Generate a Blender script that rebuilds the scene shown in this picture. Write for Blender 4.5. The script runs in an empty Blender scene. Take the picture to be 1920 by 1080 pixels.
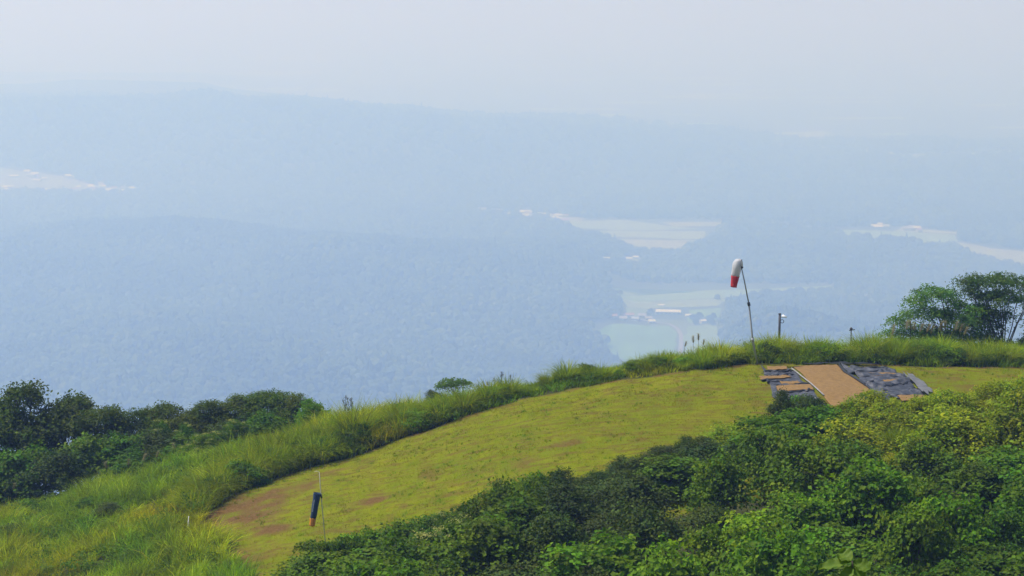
import bpy, math, random
import numpy as np
from mathutils import Vector

# ---------------------------------------------------------------- camera, sky, sun, exposure
SC = bpy.context.scene
COL = SC.collection
F = 3600.0                                   # focal length in pixels of the 1920 px wide photograph
PITCH = math.atan(600 / F)
KS = 1.6                                     # the far country is laid out at 480 m and enlarged by this
H = 480.0 * KS                               # camera height above the plain
CAM = np.array([0.0, 0.0, H])
cam = bpy.data.cameras.new('camera'); cam.sensor_width = 36; cam.lens = 36 * F / 1920
cam.clip_start = 0.5; cam.clip_end = 80000
co = bpy.data.objects.new('camera', cam); COL.objects.link(co)
co.location = CAM; co.rotation_euler = (math.pi / 2 - PITCH, 0, 0); SC.camera = co

SUN_EL, SUN_AZ = math.radians(60), math.radians(-85)      # azimuth from +Y towards +X
W = bpy.data.worlds.new('World'); SC.world = W; W.use_nodes = True
nt = W.node_tree
sky = nt.nodes.new('ShaderNodeTexSky'); sky.sky_type = 'NISHITA'; sky.sun_disc = False
sky.sun_elevation = SUN_EL; sky.sun_rotation = SUN_AZ; sky.dust_density = 1.2; sky.air_density = 1.0
nt.links.new(sky.outputs[0], nt.nodes['Background'].inputs[0]); nt.nodes['Background'].inputs[1].default_value = 0.095
sl = bpy.data.lights.new('sun', 'SUN'); sl.energy = 4.3; sl.angle = math.radians(3.0); sl.color = (1, 0.95, 0.945)
so = bpy.data.objects.new('sun', sl); COL.objects.link(so)
sd = Vector((math.sin(SUN_AZ) * math.cos(SUN_EL), math.cos(SUN_AZ) * math.cos(SUN_EL), math.sin(SUN_EL)))
so.rotation_euler = sd.to_track_quat('Z', 'Y').to_euler(); so.location = (0, 0, 900)
SC.view_settings.view_transform = 'Standard'; SC.view_settings.look = 'None'
SC.view_settings.gamma = 1; SC.view_settings.exposure = 0.30
cy = SC.cycles
cy.max_bounces = 6; cy.diffuse_bounces = 3; cy.glossy_bounces = 2; cy.transmission_bounces = 4; cy.volume_bounces = 2
cy.use_denoising = True
cy.sample_clamp_indirect = 4

rng = np.random.default_rng(7)
random.seed(7)

# ---------------------------------------------------------------- pixels to places
CP, SP = math.cos(PITCH), math.sin(PITCH)
def pdir(px, py):
    a = (px - 960) / F; b = -(py - 540) / F
    return np.array([a, CP + b * SP, -SP + b * CP])
def pix(px, py, Y):
    d = pdir(px, py); return CAM + d * (Y / d[1])
def project(P):
    P = np.asarray(P, float) - CAM
    dep = P[..., 1] * CP - P[..., 2] * SP
    up = P[..., 1] * SP + P[..., 2] * CP
    return 960 + F * P[..., 0] / dep, 540 - F * up / dep
def plain_pt(px, py, z=0.0):
    d = pdir(px, py); t = (z - H) / d[2]; return CAM + d * t

# ---------------------------------------------------------------- hilltop height (thin plate through known ground points)
CTRL = [(1421, 682, 93), (1170, 712, 92), (1000, 745, 91), (870, 782, 90), (760, 820, 89), (640, 860, 88), (520, 895, 86),
        (430, 930, 84), (380, 965, 82), (1640, 684, 94), (1920, 690, 95), (2100, 692, 96), (1600, 752, 86), (1300, 780, 84),
        (1000, 860, 79), (800, 930, 78), (650, 960, 78), (600, 1010, 75), (480, 1050, 74), (560, 1075, 72),
        (200, 1005, 82), (100, 1070, 78), (0, 1085, 80), (300, 1062, 76), (0, 968, 92), (230, 912, 93), (430, 850, 94), (620, 806, 95)]
cp = [pix(*c) - CAM for c in CTRL]
cp += [np.array(p, float) for p in [
    (15, 72, -20.3), (4, 68, -20.7), (22, 74, -20.2), (12, 62, -20.5), (0, 60, -20.9), (20, 60, -20.3), (12, 50, -19.4), (0, 50, -19.6), (14, 40, -17), (0, 40, -17),
    (0, 30, -13.3), (10, 30, -13.4), (2, 20, -8.8), (2, 14, -5.7), (2, 8, -3.2), (0, 0, -1.75), (-4, 4, -2.4), (-12, 60, -22.5), (-16, 50, -21),
    (-14, 40, -18), (-10, 20, -9.5), (25, 20, -9), (30, 40, -16.5), (30, 60, -20), (40, 80, -19.6), (40, 98, -20),
    (20, 99, -20), (6, 98, -20.6), (-4, 100, -23.4), (-12, 101, -25.6), (-26, 101, -29), (14, 106, -23), (28, 107, -23.2), (0, 110, -28), (-20, 112, -35),
    (-45, 125, -52), (0, 125, -38), (45, 125, -35), (-45, 95, -35), (-45, 60, -30), (-45, 30, -20), (-45, 0, -7), (45, 0, -5), (45, 30, -14), (0, -10, -1.8), (-45, -10, -8), (45, -10, -6)]]
cp = np.array(cp)
TS = 30.0
def tps(r2):
    return np.where(r2 > 1e-12, 0.5 * r2 * np.log(np.maximum(r2, 1e-12)), 0.0)
A2 = cp[:, :2] / TS
K = tps(((A2[:, None] - A2[None]) ** 2).sum(-1)) + np.eye(len(cp)) * 0.002
Pm = np.c_[np.ones(len(cp)), A2]
S = np.block([[K, Pm], [Pm.T, np.zeros((3, 3))]])
SOL = np.linalg.solve(S, np.r_[cp[:, 2], 0, 0, 0])
X0, X1, Y0, Y1 = -45.0, 45.0, -10.0, 125.0
def ground(X, Y):
    X = np.asarray(X, float); Y = np.asarray(Y, float); sh = np.broadcast(X, Y).shape
    x = np.broadcast_to(X, sh).ravel(); y = np.broadcast_to(Y, sh).ravel()
    xc = np.clip(x, X0, X1); yc = np.clip(y, Y0, Y1)
    out = np.empty(len(x)); n = len(cp)
    for i in range(0, len(x), 20000):
        q = np.c_[xc[i:i + 20000], yc[i:i + 20000]] / TS
        k = tps(((q[:, None] - A2[None]) ** 2).sum(-1))
        out[i:i + 20000] = k @ SOL[:n] + SOL[n] + q @ SOL[n + 1:]
    out -= 0.6 * np.hypot(x - xc, y - yc)
    out += 0.05 * np.sin(x * 1.3 + 2 * np.sin(y * .7)) * np.cos(y * 1.1 + 1.7 * np.sin(x * .6))
    return (out + H).reshape(sh)
def gz(x, y): return float(ground(x, y))
def gp(px, py, lo=55, hi=112):
    d = pdir(px, py); Y = np.linspace(lo, hi, 1200); P = CAM + d * (Y / d[1])[:, None]
    u = P[:, 2] - ground(P[:, 0], P[:, 1]); k = np.nonzero(u < 0)[0]
    return P[k[0]] if len(k) else P[-1]

def in_poly(px, py, poly):
    px = np.asarray(px, float); py = np.asarray(py, float); ins = np.zeros(px.shape, bool); n = len(poly)
    for i in range(n):
        x1, y1 = poly[i][:2]; x2, y2 = poly[(i + 1) % n][:2]
        if y1 == y2: continue
        c = ((y1 > py) != (y2 > py)) & (px < (x2 - x1) * (py - y1) / (y2 - y1) + x1)
        ins ^= c
    return ins

# smooth value noise for colour and shape variation in numpy
def vnoise(x, y, s, seed=0):
    x = np.asarray(x) / s; y = np.asarray(y) / s
    def hsh(i, j):
        v = np.sin(i * 127.1 + j * 311.7 + seed * 74.7) * 43758.5453
        return v - np.floor(v)
    i = np.floor(x); j = np.floor(y); u = x - i; v = y - j
    u = u * u * (3 - 2 * u); v = v * v * (3 - 2 * v)
    return (hsh(i, j) * (1 - u) + hsh(i + 1, j) * u) * (1 - v) + (hsh(i, j + 1) * (1 - u) + hsh(i + 1, j + 1) * u) * v

# ---------------------------------------------------------------- mesh helpers
def mesh_np(name, V, Q, mat, col=None, smooth=False, matidx=None):
    V = np.asarray(V, np.float32); Q = np.asarray(Q, np.int32); n, k = Q.shape
    me = bpy.data.meshes.new(name)
    me.vertices.add(len(V)); me.vertices.foreach_set('co', V.ravel())
    me.loops.add(n * k); me.loops.foreach_set('vertex_index', Q.ravel())
    me.polygons.add(n); me.polygons.foreach_set('loop_start', np.arange(0, n * k, k, dtype=np.int32))
    me.polygons.foreach_set('loop_total', np.full(n, k, np.int32))
    me.materials.append(mat)
    if smooth: me.polygons.foreach_set('use_smooth', np.ones(n, bool))
    if col is not None:
        a = me.attributes.new('Col', 'FLOAT_COLOR', 'POINT')
        c = np.ones((len(V), 4), np.float32); c[:, :col.shape[1]] = col; a.data.foreach_set('color', c.ravel())
    me.update(calc_edges=True); me.validate()
    return me
def obj(name, me, parent=None, loc=None):
    o = bpy.data.objects.new(name, me); COL.objects.link(o)
    if parent is not None: o.parent = parent
    if loc is not None: o.location = [float(v) for v in loc]
    return o
def tag(o, label=None, cat=None, group=None, kind=None):
    if label: o['label'] = label
    if cat: o['category'] = cat
    if group: o['group'] = group
    if kind: o['kind'] = kind
    return o
def thing(name, label, cat, loc, group=None, rz=0):
    o = obj(name, None, None, loc); o.rotation_euler = (0, 0, rz); return tag(o, label, cat, group)
def dup(root):
    r = root.copy(); COL.objects.link(r)
    for ch in list(root.children):
        c = ch.copy(); COL.objects.link(c); c.parent = r
    return r
class MB:
    """collects tubes and prisms; built as one mesh"""
    def __init__(s): s.v = []; s.f = []
    def ring_sweep(s, pts, rad, n=8, cap=True, flat=None):
        pts = [Vector(p) for p in pts]; b = len(s.v); ref = Vector((0.31, 0.87, 0.38))
        for i, p in enumerate(pts):
            t = (pts[min(i + 1, len(pts) - 1)] - pts[max(i - 1, 0)]).normalized()
            u = t.cross(ref); u = u.normalized() if u.length > 1e-4 else Vector((1, 0, 0)); w = t.cross(u)
            r = rad[i] if hasattr(rad, '__len__') else rad
            for k in range(n):
                a = 2 * math.pi * k / n
                s.v.append(tuple(p + u * math.cos(a) * r + w * math.sin(a) * r))
        for i in range(len(pts) - 1):
            for k in range(n):
                k2 = (k + 1) % n; s.f.append((b + i * n + k, b + i * n + k2, b + (i + 1) * n + k2, b + (i + 1) * n + k))
        if cap:
            s.f.append(tuple(b + k for k in reversed(range(n)))); e = b + (len(pts) - 1) * n; s.f.append(tuple(e + k for k in range(n)))
        return s
    def box(s, c, d, rz=0):
        b = len(s.v); cr, sr = math.cos(rz), math.sin(rz)
        for z in (-.5, .5):
            for x, y in ((-.5, -.5), (.5, -.5), (.5, .5), (-.5, .5)):
                X, Y = x * d[0], y * d[1]; s.v.append((c[0] + X * cr - Y * sr, c[1] + X * sr + Y * cr, c[2] + z * d[2]))
        for q in ((0, 3, 2, 1), (4, 5, 6, 7), (0, 1, 5, 4), (1, 2, 6, 5), (2, 3, 7, 6), (3, 0, 4, 7)): s.f.append(tuple(b + k for k in q))
        return s
    def mesh(s, name, mat, smooth=True):
        me = bpy.data.meshes.new(name); me.from_pydata(s.v, [], s.f); me.materials.append(mat)
        if smooth: me.polygons.foreach_set('use_smooth', np.ones(len(me.polygons), bool))
        me.update(); return me

# ---------------------------------------------------------------- materials
def mat_new(name):
    m = bpy.data.materials.new(name); m.use_nodes = True; t = m.node_tree; b = t.nodes['Principled BSDF']; return m, t, b
def node(t, kind, **kw):
    n = t.nodes.new(kind)
    for k, v in kw.items(): setattr(n, k, v)
    return n
def noise_tex(t, scale, detail=4, rough=.6, vec=None, stretch=None):
    n = node(t, 'ShaderNodeTexNoise'); n.inputs['Scale'].default_value = scale; n.inputs['Detail'].default_value = detail; n.inputs['Roughness'].default_value = rough
    if vec is None: vec = node(t, 'ShaderNodeNewGeometry').outputs['Position']
    if stretch:
        mp = node(t, 'ShaderNodeMapping'); mp.inputs['Scale'].default_value = stretch; t.links.new(vec, mp.inputs['Vector']); vec = mp.outputs[0]
    t.links.new(vec, n.inputs['Vector']); return n
def ramp(t, fac, stops, interp='LINEAR'):
    r = node(t, 'ShaderNodeValToRGB'); r.color_ramp.interpolation = interp; e = r.color_ramp.elements
    while len(e) < len(stops): e.new(.5)
    for k, (p, c) in enumerate(stops): e[k].position = p; e[k].color = (c[0], c[1], c[2], 1) if hasattr(c, '__len__') else (c, c, c, 1)
    t.links.new(fac, r.inputs[0]); return r
def mixc(t, fac, a, b, blend='MIX'):
    m = node(t, 'ShaderNodeMix', data_type='RGBA', blend_type=blend)
    for s, v in ((0, fac), (6, a), (7, b)):
        if hasattr(v, 'links'): t.links.new(v, m.inputs[s])
        elif hasattr(v, '__len__'): m.inputs[s].default_value = (*v, 1)
        else: m.inputs[s].default_value = v
    return m.outputs[2]
def bump(t, b, height, strength, dist):
    n = node(t, 'ShaderNodeBump'); n.inputs['Strength'].default_value = strength; n.inputs['Distance'].default_value = dist
    t.links.new(height, n.inputs['Height']); t.links.new(n.outputs[0], b.inputs['Normal'])

def leaf_mat(name, rgb, trans=0.35, vary=0.25, rough=.7, spec=.15):
    """foliage: per-leaf tint in Col, a little hue shift from plant to plant, light passing through"""
    m, t, b = mat_new(name)
    at = node(t, 'ShaderNodeAttribute', attribute_name='Col'); oi = node(t, 'ShaderNodeObjectInfo')
    c = mixc(t, 1.0, rgb, at.outputs['Color'], 'MULTIPLY')
    hs = node(t, 'ShaderNodeHueSaturation'); t.links.new(c, hs.inputs['Color'])
    mr = node(t, 'ShaderNodeMapRange'); mr.inputs[3].default_value = .5 - .018; mr.inputs[4].default_value = .5 + .012; t.links.new(oi.outputs['Random'], mr.inputs[0]); t.links.new(mr.outputs[0], hs.inputs['Hue'])
    wn = node(t, 'ShaderNodeTexWhiteNoise', noise_dimensions='1D'); t.links.new(oi.outputs['Random'], wn.inputs['W'])
    mv = node(t, 'ShaderNodeMapRange'); mv.inputs[3].default_value = 1 - vary; mv.inputs[4].default_value = 1 + vary; t.links.new(wn.outputs['Value'], mv.inputs[0]); t.links.new(mv.outputs[0], hs.inputs['Value'])
    t.links.new(hs.outputs[0], b.inputs['Base Color']); b.inputs['Roughness'].default_value = rough; b.inputs['Specular IOR Level'].default_value = spec
    tr = node(t, 'ShaderNodeBsdfTranslucent')
    tc = mixc(t, 1.0, hs.outputs[0], (1.15, 1.25, .55), 'MULTIPLY'); t.links.new(tc, tr.inputs[0])
    mx = node(t, 'ShaderNodeMixShader'); mx.inputs[0].default_value = trans
    t.links.new(b.outputs[0], mx.inputs[1]); t.links.new(tr.outputs[0], mx.inputs[2]); t.links.new(mx.outputs[0], t.nodes['Material Output'].inputs[0])
    return m
def plain_mat(name, rgb, rough=.7, var=.15, scale=6, metal=0, bmp=None):
    m, t, b = mat_new(name)
    n = noise_tex(t, scale, 5); r = ramp(t, n.outputs['Fac'], [(.25, [c * (1 - var) for c in rgb]), (.75, [min(1, c * (1 + var)) for c in rgb])])
    t.links.new(r.outputs[0], b.inputs['Base Color']); b.inputs['Roughness'].default_value = rough; b.inputs['Metallic'].default_value = metal
    if bmp: bump(t, b, n.outputs['Fac'], bmp[0], bmp[1])
    return m

M = {}
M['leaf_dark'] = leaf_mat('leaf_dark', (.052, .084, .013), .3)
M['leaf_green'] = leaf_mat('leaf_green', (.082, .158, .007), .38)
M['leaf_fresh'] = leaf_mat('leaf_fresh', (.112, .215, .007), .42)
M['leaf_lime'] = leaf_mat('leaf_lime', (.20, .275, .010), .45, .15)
M['leaf_tree'] = leaf_mat('leaf_tree', (.082, .128, .014), .36)
M['leaf_silk'] = leaf_mat('leaf_silk', (.085, .175, .024), .38)
M['flower'] = leaf_mat('flower', (.36, .38, .10), .3, .1)
M['grass_tall'] = leaf_mat('grass_tall', (.205, .280, .010), .4, .22, .7, .06)
M['grass_slope'] = leaf_mat('grass_slope', (.235, .275, .008), .4, .25, .7, .06)
M['grass_mown'] = leaf_mat('grass_mown', (.148, .204, .006), .35, .25, .8, .0)
M['plume'] = leaf_mat('plume', (.34, .30, .19), .4, .15)
M['stalk'] = leaf_mat('stalk', (.10, .095, .06), .1, .2)
M['bark'] = plain_mat('bark', (.085, .068, .05), .9, .3, 14, bmp=(.5, .02))

# ---------------------------------------------------------------- the hilltop ground
MOWN_PX = [(1421, 682, 93), (1170, 712, 92), (1000, 745, 91), (870, 782, 90), (760, 820, 89), (640, 860, 88), (520, 895, 86), (430, 930, 84), (380, 965, 82)]
edge_w = np.array([gp(a, b)[:2] for a, b, _ in MOWN_PX])
edge_r = np.array([gp(a, b)[:2] for a, b in ((2060, 691), (1920, 690), (1780, 688), (1640, 684), (1520, 683))])
low_w = np.array([(gp(395, 1000)[:2]), gp(440, 1045)[:2], pix(470, 1080, 72)[:2], pix(560, 1080, 70)[:2], (-2, 68), (6, 70), (14, 74), (22, 75), (30, 76)])
MOWN = np.r_[edge_r, edge_w, low_w]
def seg_dist(x, y, pts):
    d = np.full(np.shape(x), 1e9)
    for i in range(len(pts) - 1):
        a, b = pts[i], pts[i + 1]; ab = b - a; t = np.clip(((x - a[0]) * ab[0] + (y - a[1]) * ab[1]) / (ab @ ab), 0, 1)
        d = np.minimum(d, np.hypot(x - a[0] - t * ab[0], y - a[1] - t * ab[1]))
    return d
EDGE = np.r_[edge_r, edge_w, low_w[:3]]
DIRT = [(gp(460, 950)[:2], 2.0, .95), (gp(425, 985)[:2], 1.5, 1.0), (gp(490, 1000)[:2], 1.4, .7), (gp(470, 1040)[:2], 1.5, .6), (gp(560, 912)[:2], 1.0, .6), (gp(620, 885)[:2], .9, .55), (gp(930, 765)[:2], 1.0, .55),
        (gp(980, 870)[:2], .9, .55), (gp(1060, 832)[:2], .8, .5), (gp(1160, 805)[:2], .9, .5), (gp(690, 940)[:2], .7, .7), (gp(960, 830)[:2], .9, .4), (gp(1200, 700)[:2], 1.2, .5), (gp(1780, 715)[:2], 2.4, .45), (gp(1850, 700)[:2], 2, .4), (gp(1100, 718)[:2], 1.2, .5), (gp(830, 800)[:2], .9, .5), (gp(1400, 690)[:2], 1.2, .45)]
def ground_cover(x, y):
    """share of mown turf and of bare or dry soil at a place"""
    mown = in_poly(x, y, MOWN).astype(float)
    de = seg_dist(x, y, EDGE)
    dirt = np.zeros(np.shape(x))
    wob = vnoise(x, y, .9, 3) * .55 + vnoise(x * .5, y, .3, 4) * .45
    for c, r, s in DIRT:
        dirt = np.maximum(dirt, s * np.clip(1.5 - np.hypot((x - c[0]) * .8, y - c[1]) / r, 0, 1))
    dirt = np.maximum(dirt, .75 * np.clip(1.15 - de / .7, 0, 1) * mown)
    dirt = np.clip(dirt * (-.1 + 2.0 * wob), 0, 1)
    return mown, dirt
def axis(a, b, s, far, n):
    core = np.arange(a, b + 1e-6, s); k = np.geomspace(1, far, n); return np.r_[(a - k)[::-1], core, b + k]
xs = axis(X0, X1, .45, 1700, 16); ys = axis(Y0, Y1, .45, 1700, 16)
GX, GY = np.meshgrid(xs, ys); GZ = ground(GX, GY); GZ = np.maximum(GZ, -4.0)
nx, ny = len(xs), len(ys)
idx = np.arange(nx * ny).reshape(ny, nx)
Q = np.stack([idx[:-1, :-1], idx[:-1, 1:], idx[1:, 1:], idx[1:, :-1]], -1).reshape(-1, 4)
mo, di = ground_cover(GX.ravel(), GY.ravel())
m, t, b = mat_new('hilltop_soil')
at = node(t, 'ShaderNodeAttribute', attribute_name='Col'); sp = node(t, 'ShaderNodeSeparateColor'); t.links.new(at.outputs['Color'], sp.inputs[0])
n1 = noise_tex(t, .9, 6, .65, stretch=(1, .55, 1)); n2 = noise_tex(t, 7, 5, .7); n3 = noise_tex(t, .22, 3)
turf = ramp(t, n1.outputs['Fac'], [(.28, (.098, .128, .006)), (.46, (.148, .172, .007)), (.58, (.176, .190, .009)), (.74, (.205, .175, .022))]).outputs[0]
turf = mixc(t, ramp(t, n3.outputs['Fac'], [(.4, 0), (.65, .6)]).outputs[0], turf, (.115, .150, .008))
n4 = noise_tex(t, 1.6, 5, .7, stretch=(.6, 1.7, 1))
turf = mixc(t, ramp(t, n4.outputs['Fac'], [(.46, 0), (.62, .9)]).outputs[0], turf, (.125, .090, .022))
soil = ramp(t, n2.outputs['Fac'], [(.3, (.085, .048, .016)), (.55, (.140, .084, .030)), (.75, (.20, .135, .06))]).outputs[0]
wild = ramp(t, n2.outputs['Fac'], [(.3, (.035, .04, .016)), (.7, (.07, .075, .026))]).outputs[0]
ad = node(t, 'ShaderNodeMath', operation='ADD'); t.links.new(sp.outputs[1], ad.inputs[0])
sc_ = node(t, 'ShaderNodeMath', operation='MULTIPLY_ADD'); t.links.new(n2.outputs['Fac'], sc_.inputs[0]); sc_.inputs[1].default_value = .9; sc_.inputs[2].default_value = -.45
t.links.new(sc_.outputs[0], ad.inputs[1])
dmask = ramp(t, ad.outputs[0], [(.36, 0), (.78, 1)]).outputs[0]
c = mixc(t, sp.outputs[0], wild, turf); c = mixc(t, dmask, c, soil)
t.links.new(c, b.inputs['Base Color']); b.inputs['Roughness'].default_value = .95; b.inputs['Specular IOR Level'].default_value = 0
bump(t, b, n2.outputs['Fac'], .8, .06)
hill = obj('hilltop', mesh_np('hilltop', np.c_[GX.ravel(), GY.ravel(), GZ.ravel()], Q, m, np.c_[mo, di, di], True))
tag(hill, kind='structure')

# ---------------------------------------------------------------- the far country: plain, wooded hills, fields
def xpix(X, Y): return 960 + F * X / Y
def hills_h(X, Y): return KS * hills_0(np.asarray(X, float) / KS, np.asarray(Y, float) / KS)
def hills_0(X, Y):
    X = np.asarray(X, float); Y = np.asarray(Y, float); xp = xpix(X, np.maximum(Y, 1))
    def ridge(y0, back, front, xk, zk):
        z = np.interp(xp, xk, zk); d = (Y - y0 - 120 * np.sin(xp / 170.)) ; w = np.where(d > 0, back, front)
        return z * np.exp(-(d / w) ** 2)
    a = ridge(3000, 300, 620, [-300, 0, 400, 700, 880, 1100, 1190, 1270], [44, 46, 52, 56, 54, 32, 6, 0])
    bb = ridge(2050, 420, 420, [-300, 0, 350, 700, 950, 1100, 1185], [46, 44, 52, 46, 30, 10, 0])
    cc = ridge(2150, 150, 500, [1350, 1385, 1450, 1600, 1920, 2200], [0, 44, 62, 70, 80, 90])
    dd = ridge(3120, 130, 180, [1200, 1290, 1350, 1420, 1530, 1620, 1800, 1920, 2200], [0, 4, 12, 18, 15, 6, 2, 1, 5])
    ee = ridge(4650, 1500, 300, [-300, 0, 250, 380, 450, 640, 830, 1000, 1180, 1350, 1450, 1600, 1920, 2200], [140, 134, 136, 140, 132, 122, 92, 82, 58, 36, 10, 0, 0, 0])
    ff = ridge(5700, 900, 500, [-300, 0, 380, 640, 830, 1000, 1180], [136, 140, 136, 92, 36, 22, 0])
    gg = ridge(7200, 1200, 700, [-300, 0, 380, 640], [80, 80, 70, 0])
    h = np.maximum.reduce([a, bb, cc, dd, ee, ff, gg])
    lump = np.where(Y > 3900, .35, 1.0) * ( (vnoise(X, Y, 260, 1) - .5) * .45 + (vnoise(X, Y, 90, 2) - .5) * .22)
    return np.maximum(h * (1 + lump), 0) * np.clip(h / 12, 0, 1)

FIELDS_PX = [  # outline in the photograph, colour, is it a paddy, meadow, stubble ...
    ([(1108, 620), (1168, 606), (1258, 612), (1268, 632), (1270, 710), (1200, 710), (1180, 682)], (.20, .33, .11)),
    ([(1289, 612), (1345, 608), (1352, 650), (1350, 705), (1286, 705), (1284, 632)], (.28, .36, .12)),
    ([(1128, 534), (1560, 536), (1565, 543), (1340, 544), (1140, 543)], (.36, .41, .19)),
    ([(1142, 543.2), (1340, 544.2), (1563, 543.2), (1500, 551), (1440, 556), (1330, 560), (1168, 562), (1155, 553)], (.30, .38, .15)),
    ([(1168, 562.2), (1330, 560.4), (1368, 561), (1350, 573), (1290, 576), (1180, 578)], (.36, .38, .20)),
    ([(1176, 578.3), (1222, 578), (1222, 591), (1190, 594), (1170, 592)], (.26, .33, .14)),
    ([(1288, 582), (1350, 577), (1346, 604), (1290, 606)], (.24, .36, .14)),
    ([(1040, 416), (1170, 412), (1240, 422), (1320, 430), (1180, 432), (1070, 428)], (.36, .40, .20)),
    ([(1080, 431), (1180, 434), (1322, 433), (1318, 449), (1200, 446), (1130, 444)], (.40, .42, .22)),
    ([(1160, 448), (1316, 451), (1280, 466), (1262, 474), (1205, 473), (1182, 460)], (.46, .40, .24)),
    ([(1240, 417), (1370, 416), (1368, 424), (1260, 425)], (.42, .38, .24)),
    ([(1412, 411), (1440, 415), (1530, 428), (1520, 433), (1430, 424)], (.46, .42, .32)),
    ([(1540, 430), (1690, 434), (1792, 440), (1796, 464), (1660, 460), (1600, 445)], (.34, .42, .18)),
    ([(1690, 427), (1800, 436), (1790, 439), (1680, 433)], (.50, .45, .30)),
    ([(1794, 454), (1860, 466), (1930, 472), (1935, 500), (1880, 492), (1800, 466)], (.46, .42, .24)),
    ([(1440, 274), (1560, 276), (1700, 288), (1560, 291), (1480, 287)], (.42, .42, .20)),
    ([(1560, 294), (1720, 290), (1900, 284), (1905, 298), (1690, 304), (1600, 302)], (.40, .44, .20)),
    ([(1130, 234), (1220, 240), (1360, 262), (1280, 258), (1180, 246)], (.40, .42, .22)),
    ([(0, 345), (120, 345), (200, 351), (270, 355), (275, 366), (200, 369), (110, 364), (-40, 362), (-40, 346)], (.40, .38, .34)),
    ([(330, 367), (390, 369), (385, 374), (340, 373)], (.38, .42, .26)),
    ([(878, 394), (1000, 402), (1095, 409), (1090, 417), (985, 414), (900, 404)], (.42, .38, .32)),
    ([(1125, 486), (1145, 484), (1150, 498), (1130, 498)], (.38, .36, .28)),
    ([(1165, 482), (1200, 480), (1210, 494), (1170, 496)], (.34, .36, .26)),
]
for _ in range(46):      # more plots out on the far plain
    fx = random.uniform(420, 1930); lim = np.interp(fx, [0, 380, 830, 1180, 1450, 1920], [150, 155, 215, 238, 275, 292]); fy = random.uniform(60, lim - 6); fw = random.uniform(30, 130); fh = random.uniform(1.5, 4) * (.4 + fy / 250); sk = random.uniform(-15, 15)
    cl = random.choice([(.50, .48, .26), (.42, .50, .22), (.58, .52, .40), (.36, .46, .18)]); FIELDS_PX.append(([(fx - fw, fy), (fx + fw * .6, fy - fh * .3), (fx + fw + sk, fy + fh * .8), (fx - fw * .5 + sk, fy + fh)], cl))
# plain
m, t, b = mat_new('plain_ground')
vo = node(t, 'ShaderNodeTexVoronoi'); vo.inputs['Scale'].default_value = .0035
pos = node(t, 'ShaderNodeNewGeometry').outputs['Position']
mp = node(t, 'ShaderNodeMapping'); mp.inputs['Scale'].default_value = (.6, 1.3, 1); mp.inputs['Rotation'].default_value = (0, 0, .2); t.links.new(pos, mp.inputs[0]); t.links.new(mp.outputs[0], vo.inputs['Vector'])
spv = node(t, 'ShaderNodeSeparateColor'); t.links.new(vo.outputs['Color'], spv.inputs[0])
fc = ramp(t, spv.outputs[0], [(0, (.05, .08, .03)), (.25, (.15, .22, .06)), (.5, (.20, .25, .08)), (.75, (.26, .27, .11)), (1, (.20, .28, .08))], 'CONSTANT').outputs[0]
big = noise_tex(t, .0007, 4, .6)
c = mixc(t, ramp(t, big.outputs['Fac'], [(.5, .95), (.7, .35)]).outputs[0], fc, (.045, .07, .028))
t.links.new(c, b.inputs['Base Color']); b.inputs['Roughness'].default_value = .95
gx = np.array([-14000, -6000, -2500, 0, 2500, 6000, 14000.]); gy = np.array([-3000, 0, 1200, 2500, 4000, 7000, 14000, 40000.])
PX_, PY_ = np.meshgrid(gx, gy); id2 = np.arange(PX_.size).reshape(PX_.shape)
pq = np.stack([id2[:-1, :-1], id2[:-1, 1:], id2[1:, 1:], id2[1:, :-1]], -1).reshape(-1, 4)
tag(obj('plain', mesh_np('plain', np.c_[PX_.ravel(), PY_.ravel(), np.zeros(PX_.size)], pq, m)), kind='structure')
# hills: a fan of rows, finer near
yr = np.geomspace(1250 * KS, 9500 * KS, 200); ur = np.linspace(-.40, .40, 190)
UU, YY = np.meshgrid(ur, yr); XX = UU * YY; HH = hills_h(XX, YY)
id3 = np.arange(XX.size).reshape(XX.shape)
hq = np.stack([id3[:-1, :-1], id3[:-1, 1:], id3[1:, 1:], id3[1:, :-1]], -1).reshape(-1, 4)
mh = plain_mat('hill_forest_floor', (.050, .072, .026), .95, .4, .02)
tag(obj('hills', mesh_np('hills', np.c_[XX.ravel(), YY.ravel(), HH.ravel() - .35], hq, mh, None, True)), kind='structure')
FIELDS = []
def field_surface(poly, z_up, sub):
    """a sheet over the outline, draped over the hills"""
    P = np.array([plain_pt(*p)[:2] for p in poly])
    for _ in range(4):      # meet the hillside where the outline looks at it
        P = np.array([plain_pt(p[0], p[1], float(hills_h(q[0], q[1])))[:2] for p, q in zip(poly, P)])
    return P
field_mats = {}
for k, (poly, rgb) in enumerate(FIELDS_PX):
    rgb = [rgb[0] * .56, rgb[1] * .68, rgb[2] * .36]
    P = field_surface(poly, .3, 1); FIELDS.append(P)
    # ragged outline
    E = []
    for i in range(len(P)):
        a, b2 = P[i], P[(i + 1) % len(P)]; n = max(2, int(np.hypot(*(b2 - a)) / 40))
        for j in range(n):
            q = a + (b2 - a) * j / n; E.append(q + (rng.random(2) - .5) * 12)
    E = np.array(E); z = hills_h(E[:, 0], E[:, 1]) + .5
    me = bpy.data.meshes.new('field')
    cen = E.mean(0); vv = [(x, y, zz) for (x, y), zz in zip(E, z)]
    me.from_pydata(vv, [], [tuple(range(len(vv)))])
    mt, tt, bt = mat_new('field_crop')
    nn = noise_tex(tt, .035, 4, .6, stretch=(1, .25, 1))
    rr = ramp(tt, nn.outputs['Fac'], [(.3, [v * .78 for v in rgb]), (.7, [v * 1.15 for v in rgb])])
    tt.links.new(rr.outputs[0], bt.inputs['Base Color']); bt.inputs['Roughness'].default_value = .95
    me.materials.append(mt); me.update()
    tag(obj('field', me), kind='structure')
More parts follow.
